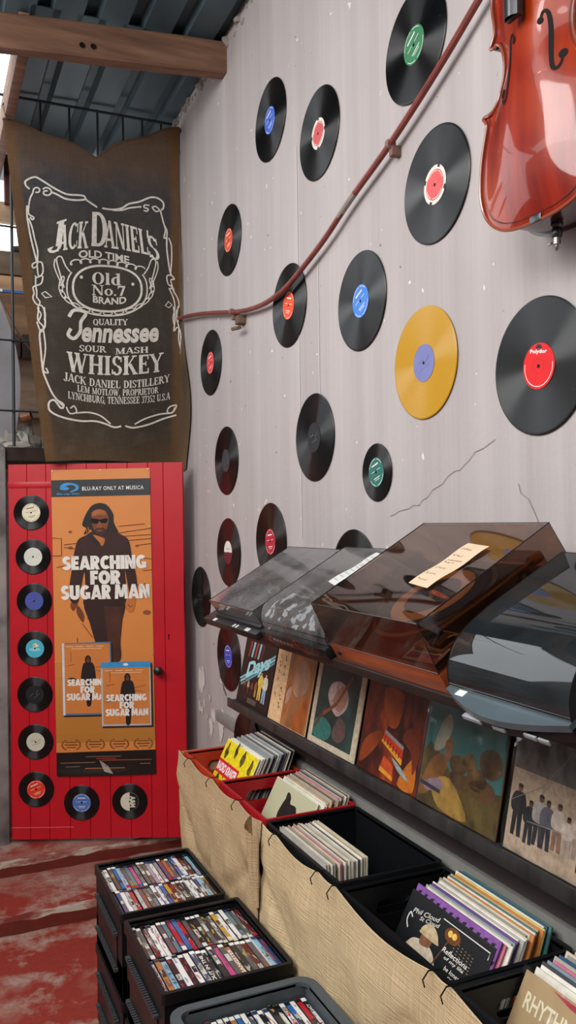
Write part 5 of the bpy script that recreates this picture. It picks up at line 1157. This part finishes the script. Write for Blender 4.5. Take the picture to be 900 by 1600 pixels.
# --- records standing in the crates; every sleeve is a thing
def lp_M(x, y, z, ang, yaw_=0):
    a = R(ang); return frame((x, y, z), (0, -1, 0), (math.sin(a), 0, math.cos(a)), (-math.cos(a), 0, math.sin(a))) @ Ry(R(yaw_))
CN = {'#d8d2c4': 'off-white', '#c9bfa8': 'cream', '#8d8a86': 'grey', '#5a5f6a': 'slate', '#3a3c44': 'dark grey', '#a9a39a': 'light grey', '#6b4a3a': 'brown', '#2a4a6a': 'navy blue', '#7a8a96': 'blue-grey', '#b59a74': 'tan', '#8a2f3a': 'crimson', '#c0743a': 'orange', '#5d3a78': 'violet', '#3f6f6a': 'teal', '#191a1d': 'black', '#c26a80': 'pink', '#cfc46a': 'straw yellow', '#e6e1d6': 'white'}
def stack(cols, x0, dx, y, z, ang, where, grp, size=.314, dang=0.0, seed=1, first=0):
    random.seed(seed); out = []
    for k, c in enumerate(cols):
        jz = random.uniform(0, .007); jy = random.uniform(-.008, .008)
        M = lp_M(x0+dx*k, y+jy, z+jz, ang+dang*k+random.uniform(-.3, .3))
        t = min(dx*.8, random.choice((.0032, .004, .005)))
        root = thing('record_sleeve', M, '%s-edged sleeve, %s from the aisle in the %s' % (CN[c], ORD[k+first], where), 'record', grp)
        mb = MB(); mb.box(0, size, 0, size-jz, -t, 0, mat(c, .5, .35, var=.18, nscale=30), .0009); mb.build('sleeve', root)
        out.append(root)
    return out
BZ = CB0+.006
oc = ['#e6e1d6', '#d8d2c4', '#8d8a86', '#7a8a96', '#8d8a86', '#a9a39a', '#5a5f6a', '#c9bfa8', '#7a8a96', '#a9a39a', '#3a3c44', '#8d8a86', '#d8d2c4', '#191a1d', '#a9a39a']
def alb_in(x, y, z, ang, label, edge, grp, yaw_=0):
    return album(lp_M(x, y, z, ang, yaw_), label, edge, .314, .0042, grp)
ya = alb_in(.918, 2.984, BZ+.056, 27, 'bright yellow album with a red title box at the front of the orange crate', '#e0d8b0', None); A = full(Art(ya, .314, 0, 1), '#e8cf12')
random.seed(2)
for x, y in ((12, 86), (38, 92), (62, 88), (88, 84), (16, 52), (30, 66), (64, 58), (86, 56), (18, 30), (40, 36), (66, 34), (88, 30), (30, 12), (60, 12)):
    A.p([(x+random.uniform(4, 8)*math.cos(q)*.8, y+random.uniform(5, 9)*math.sin(q)) for q in [2*PI*i/9 for i in range(9)]], 1, ramp_mat('sepia_figure', [(.4, '#2f2409'), (.6, '#7a6a12')], 40)); A.p(ell(x, y+8, 2.4, 3, 9), 1.2, '#4a3a12', False)
A.p([(0.8, 60), (66, 60), (66, 76), (0.8, 76)], 2, '#c81e2a', False); A.t('RADIO KRAKER', 3, 64, 63, 73, 3, '#f0e4e0', .04); A.p([(34, 30), (44, 50), (54, 36), (52, 20), (36, 20)], 2, '#5a2c26'); A.p([(34, 22), (54, 22), (56, 10), (32, 10)], 2.3, '#d8cfc6'); A.done()
stack(oc, .931, .0110, 2.986, BZ+.054, 27, 'orange crate', 'sleeves in the orange crate', dang=-.42, seed=3)
rc = ['#d8d2c4', '#c9bfa8', '#d8d2c4', '#b59a74', '#8d8a86', '#b59a74', '#a9a39a', '#6b4a3a', '#8d8a86', '#b59a74', '#c26a80', '#a9a39a', '#3a3c44', '#8d8a86', '#c9bfa8', '#6b4a3a', '#a9a39a']
ra = alb_in(.955, 2.61, BZ+.012, 28, 'pale olive album with a dark silhouette at the front of the red crate', '#dcd8c6', None); A = full(Art(ra, .314, 0, 1), ramp_mat('olive_fade', [(.3, '#b3b294'), (.6, '#c4bf9a'), (.8, '#d2c592')], 1.2))
A.p([(22, 24), (26, 46), (36, 58), (32, 70), (38, 88), (46, 90), (50, 84), (64, 84), (72, 70), (72, 50), (68, 40), (74, 24)], 1, '#1e1a17'); A.p([(38, 84), (36, 92), (43, 92), (46, 86)], 1.1, '#1e1a17'); A.p([(.8, 40), (8, 30), (20, 8), (.8, .8)], 1, '#c0a25a'); A.st([(92, 24), (99, 26)], 2, 1.2, '#e6e0c8'); A.done()
stack(rc, .970, .0081, 2.60, BZ+.008, 28, 'deep red crate', 'sleeves in the red crate', dang=-.55, seed=4)
kc = ['#a9a39a', '#a9a39a', '#c9bfa8', '#d8d2c4', '#8d8a86', '#b59a74', '#c9bfa8', '#c26a80', '#a9a39a', '#d8d2c4', '#6b4a3a', '#c9bfa8', '#d8d2c4', '#a9a39a', '#c9bfa8', '#d8d2c4', '#3a3c44', '#c9bfa8', '#e6e1d6', '#b59a74', '#d8d2c4', '#c9bfa8']
stack(kc, .921, .0050, 2.165, BZ, -.6, 'black crate beside the red one', 'sleeves in the first black crate', size=.292, dang=.12, seed=5)
bc = ['#c26a80', '#d8d2c4', '#a9a39a', '#7a8a96', '#5d3a78', '#d8d2c4', '#a9a39a', '#e6e1d6', '#c9bfa8', '#8d8a86', '#c9bfa8', '#c0743a', '#d8d2c4', '#3f6f6a', '#b59a74', '#c0743a', '#cfc46a', '#d8d2c4', '#2a4a6a', '#3f6f6a']
ba = alb_in(.925, 1.722, BZ-.008, 29, 'black album with white script and a man in a pale hat, in a black crate', '#17161a', None)
A = full(Art(ba, .314, .58), '#0f1013')
sl = lambda x, y: (x, y+.16*(x-.06))
A.t('Phil Cloud', 10, 40, 78, 84, 2, '#d9d6d0', .006, shear=.3, warp=sl); A.t('St Cloud', 20, 42, 72, 77, 2, '#d9d6d0', .006, shear=.3, warp=sl); A.st([(12, 70), (8, 74), (7, 64), (11, 56)], 1.2, 2, '#d9d6d0', 4)
A.st([(44, 92), (97, 92), (97, 84)], .7, 2, '#d9d6d0'); A.p([(14, 20), (18, 46), (28, 54), (40, 54), (50, 44), (56, 20)], 2, '#c9b9a0'); A.p([(29, 50), (29, 62), (34, 66), (41, 62), (40, 52)], 2.3, '#7a5038'); A.p([(26, 64), (29, 73), (36, 77), (44, 72), (48, 62), (39, 66)], 2.6, '#c4ad88'); A.p([(26, 61), (48, 61), (44, 66), (29, 66)], 2.8, '#b8a07c')
for dx in (0, 5): A.p(ell(56+dx, 82, 2.6, 4, 10), 2.6, '#f0bc58', False)
A.p(ell(59, 81, 9, 9, 14), 2.2, '#6b3a14', False); A.st([(57, 75), (50, 44), (46, 20)], 1.2, 2.1, '#5b3a2c')
for k in range(6):
    for q in range(6): A.p(ell(64+q*4, 60+k*3.6-q*.6, 1.0, .6, 6), 2.2, '#8d7a5c', False)
A.t('Reflections', 54, 82, 60, 66, 3, '#e6e2da', .006, shear=.3); A.t('of my life', 58, 80, 53, 58, 3, '#e6e2da', .006, shear=.3); A.t('be lonesome', 62, 88, 44, 49, 3, '#e6e2da', .006, shear=.3); A.t('outside', 68, 86, 38, 43, 3, '#e6e2da', .006, shear=.3); A.done()
va = alb_in(.938, 1.716, BZ+.004, 28.5, 'purple album with black dashes just behind the white-script album', '#7a4a90', None); A = full(Art(va, .314, 0, 1), '#83509a')
for k in range(12):
    for q in range(3): A.p([(4+k*8+q*2, 96-q*5), (8+k*8+q*2, 97-q*5), (7+k*8+q*2, 94-q*5), (4+k*8+q*2, 93-q*5)], 1, '#1c1420', False)
A.done()
stack(bc, .949, .0082, 1.705, BZ-.004, 28, 'black crate behind the white-script album', 'sleeves in the second black crate', dang=-.5, seed=6)
la = alb_in(.918, 1.305, BZ+.002, 29, 'tan album lettered in cream capitals inside clear plastic, bottom right corner', '#b9966e', None); A = full(Art(la, .314, 0, 1), ramp_mat('tan_cover', [(.3, '#a8906c'), (.7, '#bba27c')], 2))
A.t('RHYTHM', 7, 46, 80, 90, 2, '#e6dfc4', .02); A.t('IN', 52, 62, 80, 90, 2, '#e6dfc4', .02); A.p([(24, 99), (99, 99), (99, 94), (40, 96)], 1.5, '#a83248', False)
for k in range(4): A.p([(34+k*7, 74+k%2*4), (39+k*7, 75+k%2*4), (39+k*7, 60), (34+k*7, 58)], 2, ('#8fa4b4', '#c9cfd2', '#5f7f9c', '#b0bcc4')[k], False)
A.done()
wr = MB(); wr.grid(lambda u, v: (-.004+u*.324, v*.322, .004+.002*math.sin(13*u+7*v)), 10, 10, WRAP); wr.build('plastic_wrap', la)
stack(['#d8d2c4', '#e6e1d6', '#3a3c44', '#7a8a96', '#c26a80', '#a9a39a', '#2a4a6a', '#8d8a86', '#c9bfa8', '#a9a39a', '#7a8a96', '#d8d2c4'], .942, .0125, 1.298, BZ+.004, 28, 'black crate at the bottom right', 'sleeves in the bottom right crate', dang=-.45, seed=9)

# ------------------------------------------------------------------ burlap cloths tied along the crate rims
def burlap(name, ya, yb, m, label, seed, ties, zt=CZ, flap=False):
    root = thing(name, (.885, (ya+yb)/2, 0), label, 'cloth'); cy = (ya+yb)/2; random.seed(seed)
    tp = sorted(ties, reverse=True)
    def top(y):
        for a, b in zip(tp[:-1], tp[1:]):
            if b <= y <= a: t = (y-b)/(a-b); return zt+.004-.022*math.sin(PI*t)*((a-b)/.35)
        return zt
    def f(off):
        def g(u, v):
            y = ya+(yb-ya)*u; zt_ = top(y); z = zt_*(1-v)+.02*v
            hang = min(1, v*3.0)
            x = .898-.004*v-.008*hang+(.011*math.sin(19*y)+.007*math.sin(37*y+1.3)+.004*math.sin(71*y+9*v))*min(1, v*2.5)*(.5+.5*v)-.010*math.exp(-((v-.13)/.07)**2)*(.6+.4*math.sin(17*y))+off
            # a deep diagonal crease and a few pleats
            x += .005*math.sin(26*v+13*y)*math.sin(7*y)*hang+.010*math.exp(-((v-.16-.25*abs(math.sin(4*(y-ya))))/.03)**2)
            x = max(x-.008, .8725+off)
            return (x-.885, y-cy, z+.004*math.sin(31*y)*v)
        return g
    mb = MB(); mb.grid(f(0), 90, 46, m); mb.grid(f(.003), 90, 46, m, flip=True); mb.build('cloth', root)
    hem = MB(); hem.tube([Vector(f(.0015)(k/90, 0)) for k in range(91)], .0022, m, 6); hem.build('hem', root)
    for y in tp[1:-1]:
        z = top(y); tm = MB(); tm.tube([(-.013, y-cy, z-.024), (-.016, y-cy+.002, z-.010), (-.004, y-cy, z+.006), (.024, y-cy-.002, z+.004)], .0016, BLACKM, 6); tm.build('tie', root)
    return root
bA = burlap('burlap_cloth', 3.07, 2.235, BURLAP_A, 'tan burlap cloth hanging in front of the orange and red crates', 3, (3.07, 2.93, 2.68, 2.43, 2.235))
end = MB(); end.grid(lambda u, v: (.012+.28*u, .835/2+.002+.004*math.sin(20*u)*v, CZ*(1-v)+.02*v), 16, 20, BURLAP_A); end.grid(lambda u, v: (.012+.28*u, .835/2-.001+.004*math.sin(20*u)*v, CZ*(1-v)+.02*v), 16, 20, BURLAP_A, flip=True)
end.build('end_drop', bA)
fl = MB(); fl.grid(lambda u, v: (-.016-.03*math.sin(PI*u)*(1-.6*v), -.835/2-.01+.055*(u-.3)*(1-v*.4), CZ-.03-.20*v+.05*u*(1-v)), 12, 24, BURLAP_A); fl.grid(lambda u, v: (-.013-.03*math.sin(PI*u)*(1-.6*v), -.835/2-.01+.055*(u-.3)*(1-v*.4), CZ-.03-.20*v+.05*u*(1-v)), 12, 24, BURLAP_A, flip=True); fl.build('loose_flap', bA)
burlap('burlap_cloth', 2.225, .86, BURLAP_B, 'straw-coloured burlap cloth hanging in front of the black record crates', 8, (2.225, 2.13, 1.86, 1.77, 1.36, 1.30, .86), CZ-.004)

# ================================================================== DVD CRATES
def grille_side(root, x, y0, y1, z0, z1):
    g = MB(); g.box(x-.0022, x, y0, y1, z0, z1, ramp_mat('shaded_spines', [(.35, '#0d0c0b'), (.5, '#231d1b'), (.6, '#111216'), (.72, '#331b19')], 30, (1, 3, .6), 3)); g.build('side_window', root)
    g = MB()
    for z in (z0, z1):
        g.box(x-.012, x, y0-.01, y1+.01, z-.005, z+.004, mat('#3a3d40', .5)); k = int((y1-y0)/.012)
        for i in range(k): g.box(x-.014, x-.002, y0+.012*i, y0+.012*i+.006, z+.004, z+.0085, mat('#3a3d40', .5))
    g.build('side_ledge', root)
def dvd_crate(x0, x1, y0, y1, z1, h, col, label, r, rim, grp, floor=.005):
    c = crate('dvd_crate', x0, x1, y0, y1, z1, h, col, label, rim, .004, r, 'y', grp, False, floor=floor)
    grille_side(c, -(x1-x0)/2+rim-.0005, -(y1-y0)/2+.07, (y1-y0)/2-.05, .07, h-.085); return c
GS = 'stacked plastic DVD crates'
dvd_crate(.53, .862, 2.468, 2.872, .522, .262, '#101316', 'black crate full of disc cases farthest from the camera, by the red steps', .010, .006, GS, .104)
dvd_crate(.53, .862, 2.468, 2.872, .259, .258, '#0d1013', 'black crate on the floor underneath the farthest crate of disc cases', .010, .006, GS)
dvd_crate(.518, .866, 1.958, 2.372, .550, .275, '#0f1114', 'black crate full of disc cases in the middle of the three stacks', .010, .008, GS, .114)
dvd_crate(.518, .866, 1.958, 2.372, .274, .273, '#0d0f12', 'black crate on the floor underneath the middle crate of disc cases', .010, .008, GS)
dvd_crate(.505, .872, 1.44, 1.880, .560, .28, '#4a5257', 'grey round-cornered crate of disc cases at the bottom edge of the picture', .045, .020, GS, .104)
dvd_crate(.505, .872, 1.44, 1.880, .278, .277, '#434a4f', 'grey crate on the floor underneath the front crate of disc cases', .045, .020, GS)
DC = {'w': ('#f6f5f2', 'white'), 'k': ('#26272a', 'black'), 'g': ('#5b5d60', 'dark grey'), 'G': ('#c2c2c4', 'light grey'), 'b': ('#2f6fb4', 'blue'), 'B': ('#35497a', 'navy'), 'l': ('#93c4dc', 'pale blue'), 't': ('#5f848c', 'teal'), 'r': ('#c4222c', 'red'), 'd': ('#6a1f22', 'dark red'), 'n': ('#6d5545', 'brown'), 'o': ('#b87a45', 'orange-brown'), 'y': ('#d9a62c', 'yellow'), 'p': ('#d2478a', 'pink'), 'm': ('#b0a6b2', 'mauve'), 'v': ('#5c5c78', 'violet')}
def spine_mat(c, acc, sd):
    key = 'spine_%s_%s_%d' % (c, acc, sd)
    if key in _mc: return _mc[key]
    t = NT(key); t.set(.22, .6, 0, .45)
    oi = t.n('ShaderNodeObjectInfo'); co = t.coord((220, 42, 60)); va = t.n('ShaderNodeVectorMath', operation='ADD'); cb = t.n('ShaderNodeCombineXYZ'); rr = t.math('MULTIPLY', oi.outputs['Random'], 91.0)
    for k in range(3): t.l(rr, cb.inputs[k])
    t.l(co, va.inputs[0]); t.l(cb.outputs[0], va.inputs[1])
    vo = t.n('ShaderNodeTexVoronoi', distance='CHEBYCHEV'); vo.inputs['Scale'].default_value = 1.0; t.l(va.outputs[0], vo.inputs['Vector'])
    sepc = t.n('ShaderNodeSeparateColor'); t.l(vo.outputs['Color'], sepc.inputs[0])
    on = t.ramp(sepc.outputs[0], [(.79, '#000000'), (.80, '#ffffff')]); f = t.noise(t.coord((30, 6, 1)), 3, 3)
    base = t.mix(f, tuple(x*.8 for x in lin(c)[:3]), c)
    t.col(t.mix(t.math('MULTIPLY', on, .7), base, acc)); _mc[key] = t.m; return t.m
CASEM = mat('#17181a', .35, .5, name='case_plastic')
def dvd(x, y, z, c, label, grp, seed, title=None, accent=None, th=.0142, end=None):
    random.seed(seed); L_ = .190
    root = thing('dvd_case', T(x, y, z), label, 'disc case', grp)
    pl = CASEM if c not in 'wl' or random.random() < .6 else mat('#c9ccd0', .3, .5)
    MB().box(0, th-.0004, 0, L_, -.135, 0, pl, .0012, seg=1).build('case', root)
    mb = MB(); dark = c in 'kgBdnv'
    acc = accent or random.choice(('#c9c6c0', '#9a9a98', '#b0382e', '#c7a24a') if dark else ('#4a4a4c', '#7a7a7e', '#b0383c', '#4a74a6'))
    m0 = spine_mat(DC[c][0], acc, 0); y0, y1 = .003, L_-.003; xs0, xs1 = .0011, th-.0015
    seg = [(y0, y1, m0)]
    k = random.random(); cap = mat(random.choice(('#f0eeea', '#f0eeea', '#e4e2de', '#101113')) if dark else random.choice(('#1a1b1d', '#e6e4e0', '#2c3c66', '#3a3a3c')), .35)
    mb.box(xs0, xs1, y0, y1, .0, .0007, m0)
    mb.box(xs0, xs1, y1-.016, y1-.002, .0007, .0010, cap)
    if k < .78: mb.box(xs0, xs1, y0+.002, y0+.002+random.uniform(.010, .022), .0007, .0010, mat(random.choice(('#e6e4e0', '#dcdad6', '#b5282c', '#2c5c9c', '#d8d0b8')), .35))
    if random.random() < .5: a = random.uniform(.05, .10); mb.box(xs0+.0012, xs1-.0012, a, a+random.uniform(.02, .05), .0007, .0010, spine_mat('#dcdad4' if dark else '#303034', '#3a3a3c' if dark else '#d0cdc6', 0))
    if title:
        tx, tc = title; put_text(mb, sans(tx, .02), y0+.022, y1-.03, -xs1+.0018, -xs0-.0022, .0013, mat(tc, .5), Rz(PI/2))
        mb.map(lambda X, Y, Z: (X, Y, Z))
    mb.build('spine_sleeve', root, smooth=False)
rows = [
 (.5405, 2.6705, .515, 'wwnblgtptgnmwmvogbwdkl', 'far row of the farthest crate', 'cases in the farthest crate', .0141),
 (.5405, 2.4795, .515, 'bvwGrGngtwwbydnkkwwBln', 'near row of the farthest crate', 'cases in the farthest crate', .0141),
 (.532, 2.166, .541, 'kgdwwgtrbrgkkgkgywwtgd', 'far row of the middle crate', 'cases in the middle crate', .0145),
 (.532, 1.973, .541, 'wolkwkwvkkkpgokgdglB', 'near row of the middle crate', 'cases in the middle crate', .0160),
 (.531, 1.662, .535, 'gkyGpkGkobwgwkwkkwbwrk', 'far row of the front crate', 'cases in the grey crate', .0142),
 (.531, 1.470, .535, 'kwgbkwrkgwkbwgkwkowkgw', 'near row of the front crate', 'cases in the grey crate', .0142)]
TITLES = {(4, 17): ('THIS IS 40', '#b5282c'), (4, 21): ('THE BOURNE LEGACY', '#e6e4e0'), (4, 16): ('JUST GO WITH IT', '#e6e4e0'), (3, 8): ('OUT IN THE', '#e6e4e0'), (3, 13): ('GANGSTER', '#e6e4e0'), (3, 0): ('TRAITOR', '#b5282c'), (3, 2): ('HITS', '#4a6a76')}
sd = 100
for ri, (x, y, z, cs, where, grp, th) in enumerate(rows):
    if ri == 5: cs = cs[:22]
    for k, c in enumerate(cs):
        sd += 1; random.seed(sd); dz = random.uniform(-.004, .002)
        dvd(x+th*k, y+random.uniform(-.001, .001), z+dz-.010, c, '%s disc case, %s from the left in the %s' % (DC[c][1], ORD[k], where), grp, sd, TITLES.get((ri, k)), th=th)
